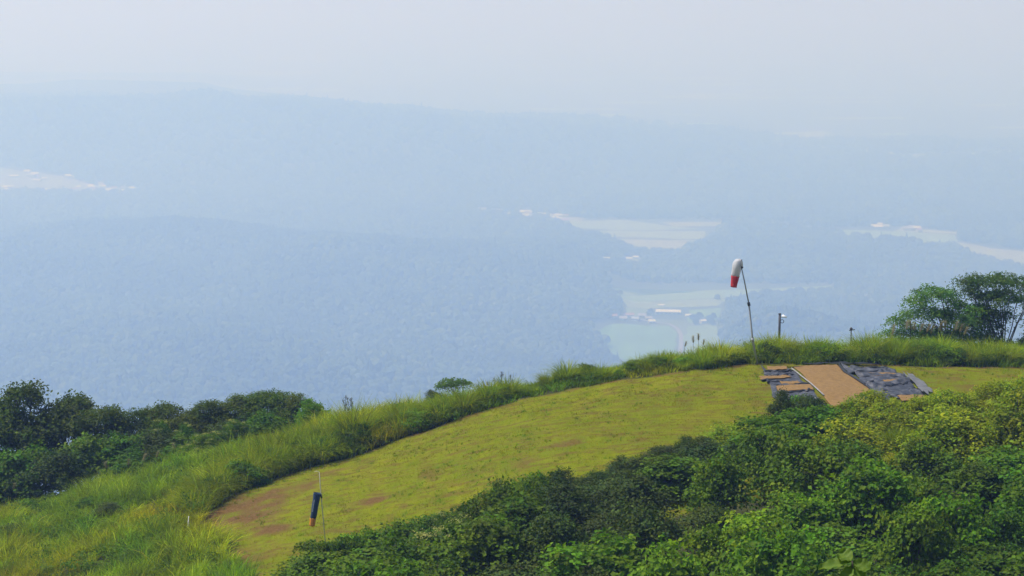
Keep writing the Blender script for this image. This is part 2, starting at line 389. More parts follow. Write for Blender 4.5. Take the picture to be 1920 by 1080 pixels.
# road and lane through the near fields
def ribbon(name, pts, w, mat, z=.9):
    P = np.array([plain_pt(*p)[:2] for p in pts]); V = []; Q = []
    for i, p in enumerate(P):
        d = P[min(i + 1, len(P) - 1)] - P[max(i - 1, 0)]; nrm = np.array([-d[1], d[0]]) / np.hypot(*d)
        for s in (-.5, .5):
            q = p + nrm * w * s; V.append((q[0], q[1], float(hills_h(q[0], q[1])) + z))
    for i in range(len(P) - 1): Q.append((2 * i, 2 * i + 1, 2 * i + 3, 2 * i + 2))
    return tag(obj(name, mesh_np(name, V, Q, mat)), kind='structure')
M['road'] = plain_mat('road_paving', (.22, .205, .20), .9, .1, .1)
ribbon('road', [(1271, 720), (1274, 680), (1277, 645), (1277, 628), (1270, 616), (1255, 608), (1215, 603), (1175, 596), (1150, 592)], 9, M['road'])
ribbon('lane', [(1105, 606), (1140, 604), (1175, 597)], 4, M['road'], .95)

# the woods: one mass of tree shapes, placed on the hills and around the fields
pts = []
def scatter(y0, y1, s):
    n = int(.36 * 2 * (y1 ** 2 - y0 ** 2) / 2 / s ** 2)
    y = np.sqrt(rng.uniform(y0 ** 2, y1 ** 2, n)); u = rng.uniform(-.36, .36, n); x = u * y
    keep = np.abs(u) < .33
    for P in FIELDS: keep &= ~in_poly(x, y, P)
    # keep the village floor open
    rp = np.array([plain_pt(*p)[:2] for p in [(1274, 720), (1277, 628), (1255, 608), (1175, 596), (1120, 604)]]); keep &= seg_dist(x, y, rp) > 14
    fp = np.array([plain_pt(*p)[:2] for p in [(1165, 596), (1160, 606), (1345, 612), (1350, 574), (1225, 575), (1200, 590)]]); keep &= ~in_poly(x, y, fp)
    for cpoly in ([(1120, 531), (1578, 533), (1565, 550), (1440, 560), (1372, 572), (1350, 612), (1354, 706), (1190, 712), (1104, 622), (1165, 602), (1163, 572)], [(1036, 409), (1378, 412), (1332, 452), (1266, 478), (1198, 477), (1060, 431)],
                  [(1400, 408), (1540, 428), (1700, 424), (1800, 434), (1800, 452), (1935, 470), (1938, 503), (1870, 494), (1796, 470), (1600, 450), (1520, 436), (1420, 426)]):
        keep &= ~in_poly(x, y, np.array([plain_pt(*p)[:2] for p in cpoly]))
    keep &= vnoise(x, y, 60, 9) + .3 * vnoise(x, y, 14, 10) > .22
    x, y = x[keep], y[keep]; h = hills_h(x, y)
    pts.append(np.c_[x, y, h, rng.uniform(.7, 1.35, len(x)) * (s / 7.5) ** .85 * (.7 + .4 * vnoise(x, y, 45, 12) + .45 * vnoise(x, y, 230, 13))])
scatter(1550 * KS, 2300 * KS, 9.5); scatter(2300 * KS, 3300 * KS, 11); scatter(3300 * KS, 4300 * KS, 15); scatter(4300 * KS, 5300 * KS, 22)
PT = np.vstack(pts)
me = bpy.data.meshes.new('forest'); me.vertices.add(len(PT)); me.vertices.foreach_set('co', PT[:, :3].astype(np.float32).ravel())
a = me.attributes.new('size', 'FLOAT', 'POINT'); a.data.foreach_set('value', PT[:, 3].astype(np.float32))
fo = tag(obj('forest', me), kind='stuff', label='dark green mixed woods covering the hazy hills and valley edges', cat='forest')
mf, t, b = mat_new('forest_crowns')
rnd = node(t, 'ShaderNodeObjectInfo').outputs['Random']
nz = noise_tex(t, .02, 3); nzs = noise_tex(t, .35, 3)
c = ramp(t, rnd, [(0, (.025, .050, .018)), (.4, (.045, .080, .026)), (.75, (.078, .120, .034)), (1, (.125, .155, .050))]).outputs[0]
c = mixc(t, ramp(t, nz.outputs['Fac'], [(.4, 0), (.65, .7)]).outputs[0], c, (.085, .125, .040))
nl_ = noise_tex(t, .0045, 3, .6); c = mixc(t, ramp(t, nl_.outputs['Fac'], [(.42, 0), (.6, .65)]).outputs[0], c, (.030, .055, .024))
t.links.new(c, b.inputs['Base Color']); b.inputs['Roughness'].default_value = .9; b.inputs['Specular IOR Level'].default_value = .1
ng = bpy.data.node_groups.new('forest_scatter', 'GeometryNodeTree')
ng.interface.new_socket('Geometry', in_out='INPUT', socket_type='NodeSocketGeometry'); ng.interface.new_socket('Geometry', in_out='OUTPUT', socket_type='NodeSocketGeometry')
L = ng.links.new
gi = ng.nodes.new('NodeGroupInput'); go = ng.nodes.new('NodeGroupOutput')
def crown_node(kind, k):
    if kind == 'cone':
        c_ = ng.nodes.new('GeometryNodeMeshCone'); c_.inputs['Vertices'].default_value = 7; c_.inputs['Side Segments'].default_value = 3; c_.inputs['Radius Top'].default_value = .2; c_.inputs['Radius Bottom'].default_value = 3.0; c_.inputs['Depth'].default_value = 13
        src = c_.outputs['Mesh']; off = (0, 0, 0)
    else:
        c_ = ng.nodes.new('GeometryNodeMeshIcoSphere'); c_.inputs['Radius'].default_value = 4.6; c_.inputs['Subdivisions'].default_value = 3
        src = c_.outputs['Mesh']; off = (0, 0, 6)
    sp_ = ng.nodes.new('GeometryNodeSetPosition'); L(src, sp_.inputs['Geometry'])
    nz_ = ng.nodes.new('ShaderNodeTexNoise'); nz_.noise_dimensions = '4D'; nz_.inputs['W'].default_value = k * 3.7; nz_.inputs['Scale'].default_value = .35; nz_.inputs['Detail'].default_value = 3
    vm = ng.nodes.new('ShaderNodeVectorMath'); vm.operation = 'MULTIPLY_ADD'; L(nz_.outputs['Color'], vm.inputs[0]); vm.inputs[1].default_value = (5, 5, 5) if kind != 'cone' else (2.2, 2.2, 2)
    vm.inputs[2].default_value = (off[0] - 2.5, off[1] - 2.5, off[2] - 2.5) if kind != 'cone' else (-1.1, -1.1, -1)
    L(vm.outputs[0], sp_.inputs['Offset'])
    sm = ng.nodes.new('GeometryNodeSetMaterial'); sm.inputs['Material'].default_value = mf; L(sp_.outputs[0], sm.inputs[0])
    g2 = ng.nodes.new('GeometryNodeGeometryToInstance'); L(sm.outputs[0], g2.inputs[0]); return g2.outputs[0]
jn = ng.nodes.new('GeometryNodeJoinGeometry')
for k, kd in enumerate(('cone', 'round', 'round', 'round')): L(crown_node(kd, k), jn.inputs[0])
ip = ng.nodes.new('GeometryNodeInstanceOnPoints'); m2p = ng.nodes.new('GeometryNodeMeshToPoints')
L(gi.outputs[0], m2p.inputs[0]); L(m2p.outputs[0], ip.inputs['Points']); L(jn.outputs[0], ip.inputs['Instance']); ip.inputs['Pick Instance'].default_value = True
ri = ng.nodes.new('FunctionNodeRandomValue'); ri.data_type = 'INT'; ri.inputs[4].default_value = 0; ri.inputs[5].default_value = 3; L(ri.outputs[2], ip.inputs['Instance Index'])
rr_ = ng.nodes.new('FunctionNodeRandomValue'); rr_.data_type = 'FLOAT_VECTOR'; rr_.inputs[0].default_value = (0, 0, 0); rr_.inputs[1].default_value = (0, 0, 6.28); L(rr_.outputs[0], ip.inputs['Rotation'])
na = ng.nodes.new('GeometryNodeInputNamedAttribute'); na.data_type = 'FLOAT'; na.inputs['Name'].default_value = 'size'; L(na.outputs[0], ip.inputs['Scale'])
L(ip.outputs[0], go.inputs[0])
md = fo.modifiers.new('scatter', 'NODES'); md.node_group = ng

# ---------------------------------------------------------------- far buildings
M['wall_pale'] = plain_mat('wall_pale', (.42, .41, .40), .9, .08, .5); M['roof_white'] = plain_mat('roof_white', (.62, .62, .62), .6, .04, .3)
M['roof_grey'] = plain_mat('roof_grey', (.30, .30, .33), .7, .1, .4); M['roof_red'] = plain_mat('roof_red', (.34, .20, .17), .8, .12, .4); M['roof_blue'] = plain_mat('roof_blue', (.30, .34, .45), .7, .1, .4)
M['pane'] = plain_mat('pane', (.05, .06, .08), .2, .1, 1)
def house(px, py, w, d, h, rh, rz, roof, label, cat, group, name='house', windows=0):
    p = plain_pt(px, py); z = float(hills_h(p[0], p[1])); p = plain_pt(px, py, z); z = float(hills_h(p[0], p[1]))
    r = thing(name, label, cat, (p[0], p[1], z), group, rz); w *= 1.4; d *= 1.4; h *= 1.3; rh *= 1.3
    obj('wall', MB().box((0, 0, h / 2), (w, d, h)).mesh('wall', M['wall_pale'], False), r)
    e = .6; v = [(-w / 2 - e, -d / 2 - e, h), (w / 2 + e, -d / 2 - e, h), (w / 2 + e, d / 2 + e, h), (-w / 2 - e, d / 2 + e, h), (-w / 2 - e, 0, h + rh), (w / 2 + e, 0, h + rh)]
    me = bpy.data.meshes.new('roof'); me.from_pydata([(a_, b_, c_ + .01) for a_, b_, c_ in v], [], [(0, 1, 5, 4), (2, 3, 4, 5), (0, 4, 3), (1, 2, 5), (3, 2, 1, 0)]); me.materials.append(M[roof]); obj('roof', me, r)
    for k in range(windows):
        obj('window', MB().box((-w / 2 + (k + .5) * w / windows, -d / 2 - .02, h * .5), (w / windows * .5, .08, h * .35)).mesh('window', M['pane'], False), r)
    return r
house(1253, 589, 40, 13, 5, 3.4, -.12, 'roof_white', 'long white roofed barn in the valley fields', 'barn', None, 'barn', 6)
house(1240, 575, 9, 7, 3, 1.6, .0, 'roof_white', 'small white shed in the field behind the long barn', 'shed', None, 'shed')
house(1293, 594, 14, 8, 3.2, 2, .05, 'roof_white', 'low white shed beside the end of the long barn', 'shed', None, 'shed')
house(1318, 606, 9, 8, 4.5, 2.5, .4, 'roof_white', 'small pale house among the trees right of the long barn', 'house', None, 'house', 2)
G = 'houses of the farm hamlet in the valley'
for k, (x_, y_, w_, rf) in enumerate([(1150, 594, 12, 'roof_red'), (1168, 600, 13, 'roof_grey'), (1180, 594, 14, 'roof_red'), (1192, 601, 12, 'roof_blue'), (1204, 595, 13, 'roof_grey'), (1216, 600, 11, 'roof_grey'), (1222, 606, 10, 'roof_white')]):
    lab = {'roof_red': 'red-brown roofed house in the hamlet left of the long barn', 'roof_grey': 'grey roofed house in the hamlet left of the long barn', 'roof_blue': 'blue roofed house in the hamlet left of the long barn', 'roof_white': 'white roofed hut where the road bends below the hamlet'}[rf]
    house(x_, y_, w_, 9, 4, 3, rng.uniform(-.5, .5), rf, lab, 'house', G, 'house', 2)
for x_, y_, w_, lab in [(1137, 492, 12, 'tall pale house at a clearing in the woods'), (1178, 489, 14, 'white building in the larger woodland clearing'), (1192, 486, 10, 'small white outbuilding in the larger woodland clearing'),
                        (1276, 488, 17, 'white roofed building alone among the woods above the barn fields'), (1762, 471, 13, 'white house at the edge of the pale green field')]:
    house(x_, y_, w_, 10, 5, 2.5, rng.uniform(-.3, .3), 'roof_white', lab, 'house', None, 'house')
roofs = ['roof_white', 'roof_white', 'roof_grey', 'roof_red', 'roof_blue']
proto = {}
def town(n, poly, label, group):
    P = np.array(poly); c_ = 0
    while c_ < n:
        x_ = rng.uniform(P[:, 0].min(), P[:, 0].max()); y_ = rng.uniform(P[:, 1].min(), P[:, 1].max())
        if not in_poly(x_, y_, poly): continue
        c_ += 1; rf = roofs[rng.integers(5)]
        if rf not in proto: proto[rf] = house(x_, y_, 14, 10, 5, 3, rng.uniform(-.4, .4), rf, label, 'house', group); r = proto[rf]
        else:
            r = dup(proto[rf]); p = plain_pt(x_, y_); z = float(hills_h(p[0], p[1])); r.location = (p[0], p[1], z); r.rotation_euler = (0, 0, rng.uniform(-.4, .4))
        s = rng.uniform(.8, 1.7); r.scale = (s, s, rng.uniform(.8, 1.4)); r['label'] = label; r['group'] = group
town(52, FIELDS_PX[18][0], 'tiny hazy house in the pale town at the foot of the far hills', 'houses of the far pale town')
town(22, FIELDS_PX[20][0], 'tiny hazy house in the village strip behind the wooded ridge', 'houses of the far village strip')
town(8, [(1560, 428), (1800, 440), (1790, 436), (1640, 424)], 'tiny hazy house along the top of the pale green field', 'houses along the far field')

# ---------------------------------------------------------------- foliage makers
def leaves(C, N, size, asp=.6, fold=.12):
    """bent diamond leaves at centres C with normals N"""
    n = len(C); N = N / np.linalg.norm(N, axis=1, keepdims=True)
    r = rng.normal(size=(n, 3)); T = r - (r * N).sum(1, keepdims=True) * N; T /= np.linalg.norm(T, axis=1, keepdims=True)
    B = np.cross(N, T); s = np.asarray(size).reshape(-1, 1) * np.ones((n, 1))
    V = np.stack([C - T * s * .5, C + B * s * asp * .5 + N * s * fold, C + T * s * .5 - N * s * fold * .6, C - B * s * asp * .5 + N * s * fold], 1).reshape(-1, 3)
    i = np.arange(n)[:, None] * 4
    return V, np.concatenate([i + [0, 1, 2], i + [0, 2, 3]], 0)
def crown_mesh(name, lobes, mat, per_m2=9, nleaf=42, leaf=.12, clump=(.22, .10), droop=.25, asp=.62, vary=.3, fill=.25, tint=None):
    """lobes: (x, y, z, rx, rz) domes covered with leaf clumps"""
    C = []; NN = []; K = []; S_ = []
    for (lx, ly, lz, rx, rz) in lobes:
        n = max(4, int(per_m2 * 2 * math.pi * rx * rx * (.6 + .4 * rz / rx)))
        d = rng.normal(size=(n, 3)); d[:, 2] = np.abs(d[:, 2]) * 1.0 - .35 * rng.random(n); d /= np.linalg.norm(d, axis=1, keepdims=True)
        rad = np.where(rng.random(n) < fill, rng.uniform(.3, .8, n), rng.uniform(.8, 1.22, n))
        cc = np.array([lx, ly, lz]) + d * rad[:, None] * [rx, rx, rz]
        for q, dn in zip(cc, d):
            k = int(nleaf * rng.uniform(.6, 1.3)); s = rng.uniform(.7, 1.35)
            off = rng.normal(size=(k, 3)) * [clump[0] * s, clump[0] * s, clump[1] * s]
            off[:, 2] -= droop * (off[:, 0] ** 2 + off[:, 1] ** 2) / clump[0]
            C.append(q + off); nn = rng.normal(size=(k, 3)) * .55 + [0, 0, .75] + dn * .45; NN.append(nn)
            b0 = rng.uniform(1 - vary, 1 + vary); w = rng.uniform(-.12, .16)
            col = np.ones((k, 3)) * b0 * rng.uniform(.8, 1.2, (k, 1)); col[:, 0] *= 1 + w * 1.6; col[:, 2] *= 1 - w
            K.append(col); S_.append(leaf * rng.uniform(.7, 1.3, k))
    C = np.vstack(C); NN = np.vstack(NN); K = np.vstack(K); S_ = np.concatenate(S_)
    V, T = leaves(C, NN, S_, asp)
    return mesh_np(name, V, T, mat, np.repeat(K, 4, 0))
def limb(mb, a, b, r0, r1, n=5, wob=.08):
    a = Vector(a); b = Vector(b); L_ = (b - a).length; P = []; R = []
    for i in range(n + 1):
        t = i / n; p = a.lerp(b, t); p.z += .12 * L_ * math.sin(t * math.pi) * .5
        if 0 < i < n: p += Vector((random.uniform(-1, 1), random.uniform(-1, 1), random.uniform(-1, 1))) * wob * L_ / n
        P.append(p); R.append(r0 + (r1 - r0) * t)
    mb.ring_sweep(P, R, 6, True); return P
def wood_mesh(name, lobes, r=.07, fork=.35, base=(0, 0), twigs=3):
    mb = MB(); ztop = np.mean([l[2] for l in lobes]); fz = ztop * fork; cx = np.mean([l[0] for l in lobes]) * .4; cyy = np.mean([l[1] for l in lobes]) * .4
    limb(mb, (base[0], base[1], -.25), (cx, cyy, fz), r, r * .75)
    for (lx, ly, lz, rx, rz) in lobes:
        P = limb(mb, (cx, cyy, fz * random.uniform(.7, 1)), (lx, ly, lz), r * .5, r * .2)
        for k in range(twigs):
            a = random.uniform(0, 6.28); q = random.uniform(.5, .9)
            limb(mb, P[random.randint(3, 5)], (lx + math.cos(a) * rx * q, ly + math.sin(a) * rx * q, lz + rz * random.uniform(.1, .6)), r * .2, r * .06, 3)
    return mb.mesh(name, M['bark'])
PROTO = {}
def shrub_proto(key, mat, nl, leaf, per, nleaf, clump, asp, spread=.30, flat=.62, vary=.3, extra=None, seed=1):
    """unit shrub: about 1 wide (radius .5 x 3 m) and 3 m tall, built at life size 3 m"""
    random.seed(seed); lobes = []; nl = int(nl * 1.5)
    for i in range(nl):
        a = 2.4 * i + random.uniform(-.5, .5); th = math.acos(1 - (i + .4) / nl * .95); q = random.uniform(.8, 1.12)
        R = random.uniform(.34, .64); lobes.append((1.08 * q * math.sin(th) * math.cos(a), 1.08 * q * math.sin(th) * math.sin(a), .55 + 1.95 * math.cos(th) * q - .15, R, R * flat))
    cm = crown_mesh('crown', lobes, mat, per, nleaf, leaf, clump, .25, asp, vary)
    wm = wood_mesh('trunk', lobes, .07)
    fm = None
    if extra:
        C = []
        for (lx, ly, lz, rx, rz) in lobes[:nl]:
            for k in range(extra):
                a = random.uniform(0, 6.28); q = math.sqrt(random.random()) * .8
                c = np.array([lx + rx * q * math.cos(a), ly + rx * q * math.sin(a), lz + rz * math.sqrt(1 - q * q) + .1]); C.append(c + rng.normal(size=(40, 3)) * [.14, .14, .035])
        C = np.vstack(C); N = rng.normal(size=C.shape) * .4 + [0, 0, 1]; V, T = leaves(C, N, np.full(len(C), .06), .7); fm = mesh_np('flower_head', V, T, M['flower'], np.ones((len(V), 3)))
    PROTO[key] = (cm, wm, fm)
for s_ in (0, 1, 2):
    shrub_proto(f'dark{s_}', M['leaf_dark'], 12, .125, 12, 28, (.17, .10), .6, vary=.4, seed=10 + s_)
    shrub_proto(f'green{s_}', M['leaf_green'], 11, .15, 10, 27, (.19, .09), .7, flat=.55, vary=.42, seed=20 + s_)
    shrub_proto(f'fresh{s_}', M['leaf_fresh'], 11, .155, 10, 27, (.20, .08), .72, flat=.5, vary=.42, seed=30 + s_)
    shrub_proto(f'lime{s_}', M['leaf_lime'], 11, .15, 10, 27, (.20, .13), .6, vary=.4, seed=40 + s_)
shrub_proto('flower0', M['leaf_green'], 8, .12, 11, 42, (.20, .08), .6, extra=3, seed=50)
shrub_proto('big0', M['leaf_fresh'], 7, .26, 5, 14, (.26, .14), .8, seed=60)
def shrub(kind, x, y, w, h, label, group, name='shrub', cat='shrub', z=None):
    cm, wm, fm = PROTO[kind]
    r = thing(name, label, cat, (x, y, gz(x, y) if z is None else z), group, rng.uniform(0, 6.28)); r.scale = (w / 3.0, w / 3.0, h / 3.0)
    obj('trunk', wm, r); obj('crown', cm, r)
    if fm: obj('flower_head', fm, r)
    return r

# ---------------------------------------------------------------- shrubs in front of the mown slope
OUT = np.array([(540, 1075), (580, 1035), (640, 1000), (700, 990), (760, 975), (800, 972), (850, 945), (900, 935), (960, 893), (1000, 892), (1050, 882), (1110, 884), (1170, 872), (1250, 842), (1300, 818), (1340, 808), (1400, 792), (1440, 772),
                (1468, 744), (1500, 734), (1545, 740), (1565, 762), (1600, 760), (1620, 742), (1700, 742), (1760, 742), (1800, 732), (1850, 714), (1920, 702), (2000, 698)], float)
outl = lambda px: np.interp(px, OUT[:, 0], OUT[:, 1])
def species(px, py):
    k, lab, grp = species_0(px, py)
    if px > 960:
        zone = ('under the middle of the lawn' if px < 1150 else 'under the right part of the lawn' if px < 1350 else 'downhill of the white windsock' if px < 1460 else 'downhill of the left black sheet' if px < 1560 else
                'downhill of the brown runway mat' if px < 1660 else 'downhill of the right black sheet' if px < 1770 else 'downhill of the feathery trees')
        depth = 'high on the slope' if py < outl(px) + 70 else 'halfway down' if py < outl(px) + 160 else 'low on the slope'
        lab = lab.split(' in the thicket')[0].split(' mixed')[0].split(' below')[0].split(' on the')[0].split(' among')[0].split(' at the')[0] + ' ' + depth + ' ' + zone
    return k, lab, grp
def species_0(px, py):
    """which shrub stands there, with its label"""
    j = rng.integers(3)
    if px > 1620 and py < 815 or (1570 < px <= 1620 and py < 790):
        return f'lime{j}', 'yellow-green shrub at the near edge of the launch mats', 'yellow-green shrubs beside the launch mats'
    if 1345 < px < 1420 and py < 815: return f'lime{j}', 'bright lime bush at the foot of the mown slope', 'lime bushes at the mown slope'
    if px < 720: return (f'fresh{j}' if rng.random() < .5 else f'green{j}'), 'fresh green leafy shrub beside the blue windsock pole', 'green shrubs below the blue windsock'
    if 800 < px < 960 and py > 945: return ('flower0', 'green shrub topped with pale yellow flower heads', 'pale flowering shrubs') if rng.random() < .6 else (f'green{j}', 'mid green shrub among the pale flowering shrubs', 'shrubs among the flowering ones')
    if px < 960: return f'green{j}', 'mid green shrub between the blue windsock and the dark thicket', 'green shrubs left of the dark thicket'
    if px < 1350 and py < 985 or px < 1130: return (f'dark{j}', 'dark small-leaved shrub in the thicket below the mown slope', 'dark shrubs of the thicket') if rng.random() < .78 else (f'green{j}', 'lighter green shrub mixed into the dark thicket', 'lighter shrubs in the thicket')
    if px < 1350: return f'fresh{j}', 'bright green layered shrub below the dark thicket', 'bright shrubs below the dark thicket'
    if rng.random() < .05: return f'dark{j}', 'dark shrub among the fresh green trees below the mats', 'dark shrubs below the mats'
    return (f'green{j}', 'broad mid green shrub on the slope below the launch mats', 'mid green shrubs below the mats') if rng.random() < .5 else (f'fresh{j}', 'broad fresh green shrub on the slope below the launch mats', 'fresh green shrubs below the mats')
placed = 0
# along the upper outline
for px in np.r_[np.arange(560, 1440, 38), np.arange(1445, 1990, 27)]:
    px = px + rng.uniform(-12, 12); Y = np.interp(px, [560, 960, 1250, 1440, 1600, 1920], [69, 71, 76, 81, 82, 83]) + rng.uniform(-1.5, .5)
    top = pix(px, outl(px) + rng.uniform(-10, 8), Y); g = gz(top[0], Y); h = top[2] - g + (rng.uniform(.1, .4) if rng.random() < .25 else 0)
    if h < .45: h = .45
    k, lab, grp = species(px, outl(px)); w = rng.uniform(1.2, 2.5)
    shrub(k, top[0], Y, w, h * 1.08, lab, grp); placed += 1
# rows behind it, down to the bottom of the picture
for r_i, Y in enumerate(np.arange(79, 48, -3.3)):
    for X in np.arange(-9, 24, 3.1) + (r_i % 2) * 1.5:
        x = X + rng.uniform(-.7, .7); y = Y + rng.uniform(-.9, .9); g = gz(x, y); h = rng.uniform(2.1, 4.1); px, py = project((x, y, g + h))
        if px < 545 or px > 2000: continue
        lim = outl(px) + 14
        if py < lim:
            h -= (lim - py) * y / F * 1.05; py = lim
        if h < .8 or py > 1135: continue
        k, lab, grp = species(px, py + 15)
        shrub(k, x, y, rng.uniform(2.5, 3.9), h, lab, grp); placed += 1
# large-leaved saplings poking out over the lawn
for px, py, Y, w in [(915, 938, 70, 1.1), (885, 945, 70, .9), (655, 1000, 69.5, 1.3), (690, 1005, 69, 1.0), (600, 1035, 69, 1.0)]:
    p = pix(px, py, Y); shrub('big0', p[0], Y, w, max(.8, p[2] - gz(p[0], Y)), 'large-leaved bright sapling at the lower edge of the lawn', 'large-leaved saplings at the lawn edge', 'sapling', 'sapling')

# ---------------------------------------------------------------- trees behind the ridge on the left
for s_ in (0, 1, 2):
    random.seed(70 + s_); lobes = []
    for i in range(13):
        a = 2.4 * i + random.uniform(-.4, .4); rr = 1.9 * math.sqrt((i + .3) / 13); lobes.append((rr * math.cos(a), rr * math.sin(a), 5.1 - 2.0 * (rr / 1.9) ** 2 + random.uniform(-.5, .5), random.uniform(.55, .9), random.uniform(.4, .62)))
    for i in range(6):
        a = 2.1 * i; lobes.append((1.7 * math.cos(a), 1.7 * math.sin(a), random.uniform(1.6, 2.6), .6, .45))
    PROTO[f'tree{s_}'] = (crown_mesh('crown', lobes, M['leaf_tree'], 9, 28, .17, (.23, .14), .2, .6, .32), wood_mesh('trunk', lobes, .13, .3), None)
def tree(kind, px, top, wpx, Y, label, group, name='tree', cat='tree', unit=(4.6, 6.0)):
    p = pix(px, top, Y); g = gz(p[0], Y); cm, wm, fm = PROTO[kind]; w = wpx * Y / F
    r = thing(name, label, cat, (p[0], Y, g), group, rng.uniform(0, 6.28)); r.scale = (w / unit[0], w / unit[0], (p[2] - g) / unit[1])
    obj('trunk', wm, r); obj('crown', cm, r); return r
for k, (px, top, w, Y) in enumerate([(-25, 732, 185, 98), (50, 714, 185, 99), (128, 732, 160, 100), (188, 746, 130, 98.5)]):
    tree(f'tree{k % 3}', px, top, w, Y, ['dark tree at the outer end of the treeline', 'tallest dark tree of the treeline', 'dark tree between the tallest one and the dip', 'dark tree right beside the dip in the treeline'][k], 'tall dark trees at the treeline end')
for k, (px, top, w, Y) in enumerate([(262, 764, 105, 99), (300, 752, 115, 99), (348, 762, 110, 98.5), (392, 750, 115, 99), (445, 738, 120, 100), (505, 720, 120, 100.5), (552, 738, 85, 100)]):
    tree(f'tree{(k + 1) % 3}', px, top, w, Y, 'lower dark green tree behind the grass ridge, ' + ['at the dip in the treeline', 'second past the dip', 'third past the dip', 'middle of the low treeline', 'left of the highest low tree', 'highest of the low trees', 'next to the bright green bush'][k], 'lower trees behind the grass ridge')
for k, (px, top, w, Y) in enumerate([(-20, 850, 150, 95), (25, 860, 130, 94.5), (30, 810, 150, 95.5), (110, 830, 140, 95), (165, 800, 140, 96), (240, 790, 120, 96.5), (300, 800, 120, 96), (250, 835, 120, 95), (360, 800, 110, 96), (430, 780, 110, 97), (490, 765, 110, 97.5), (340, 825, 100, 95)]):
    p = pix(px, top, Y); shrub(f'{"green" if k % 3 else "dark"}{k % 3}', p[0], Y, w * Y / F, p[2] - gz(p[0], Y), ('dark' if k % 3 == 0 else 'mid green') + ' dense bush ' + ('under the tall dark trees' if px < 200 else 'at the dip in the treeline' if px < 320 else 'under the lower treeline trees') + ' beyond the long grass', 'bushes in front of the treeline')
p = pix(582, 732, 98); shrub('fresh1', p[0], 98, 2.0, p[2] - gz(p[0], 98), 'bright green bush at the right end of the left treeline', None)
for px, top, Y in [(385, 805, 95), (410, 800, 95.3), (300, 770, 97), (345, 780, 97), (440, 775, 96), (355, 828, 94.5)]:
    p = pix(px, top, Y); shrub('flower0', p[0], Y, 1.5, p[2] - gz(p[0], Y), 'yellowish flowering bush among the left treeline bushes', 'yellowish bushes of the left treeline')

# feathery trees on the right, beyond the grass bank
def custom_tree(name, base_px, Y, lob_px, label, cat, mat, leaf, per, nleaf, clump, r, fork, group=None, fill=.1):
    g0 = pix(base_px, 700, Y); bx, bz = g0[0], gz(g0[0], Y); lobes = []
    for (px, py, rpx, dy) in lob_px:
        q = pix(px, py, Y + dy); R = rpx * Y / F * 1.15; lobes.append((q[0] - bx, dy, q[2] - bz - R * .45, R, R * .52))
    t_ = thing(name, label, cat, (bx, Y, bz), group)
    obj('trunk', wood_mesh('trunk', lobes, r, fork, twigs=5), t_); obj('crown', crown_mesh('crown', lobes, mat, per, nleaf, leaf, clump, .35, .45, .3, fill), t_); return t_
custom_tree('tree', 1800, 104, [(1682, 595, 17, 0), (1703, 583, 14, .4), (1675, 618, 16, .6), (1722, 556, 18, -.3), (1742, 538, 20, .3), (1762, 540, 16, -.5), (1776, 545, 17, .4), (1740, 575, 22, 0), (1775, 580, 24, .6), (1800, 590, 24, -.4), (1718, 612, 26, .5), (1765, 618, 30, 0), (1815, 615, 26, .4), (1790, 560, 16, .8), (1692, 635, 20, -.2), (1740, 640, 30, .3), (1790, 645, 30, -.3), (1820, 570, 18, .2), (1700, 655, 24, .2)],
            'broad feathery green tree beyond the grass bank, left of its taller neighbour', 'tree', M['leaf_silk'], .15, 12, 34, (.24, .08), .07, .4)
custom_tree('tree', 1888, 105, [(1808, 520, 13, 0), (1822, 514, 12, .4), (1815, 540, 15, -.3), (1842, 520, 20, .2), (1868, 516, 20, -.4), (1885, 512, 18, .5), (1850, 545, 24, .4), (1880, 545, 24, -.5), (1845, 572, 22, 0), (1872, 580, 22, .6), (1918, 522, 18, .3), (1930, 550, 26, -.3), (1950, 520, 26, .4), (1860, 602, 16, .3), (1832, 600, 16, -.4), (1915, 640, 22, .5), (1955, 600, 24, 0), (1900, 655, 28, .3), (1935, 668, 28, -.2), (1860, 660, 28, .2), (1940, 632, 24, .3), (1850, 625, 26, -.3), (1880, 650, 26, .3), (1815, 640, 26, .2), (1838, 585, 20, .6)],
            'taller feathery green tree with open forked limbs beyond the grass bank', 'tree', M['leaf_silk'], .15, 12, 34, (.24, .08), .075, .3)
custom_tree('tree', 853, 98.5, [(827, 717, 9, 0), (838, 711, 9, .3), (850, 710, 10, -.2), (862, 711, 9, .2), (872, 714, 8, 0), (845, 718, 10, .4)],
            'small flat-topped umbrella tree rising behind the grass ridge', 'tree', M['leaf_silk'], .11, 24, 34, (.13, .04), .05, .55)
p = pix(812, 728, 97); shrub('dark1', p[0], 97, 1.1, p[2] - gz(p[0], 97), 'small dark bush beside the flat-topped umbrella tree', None)

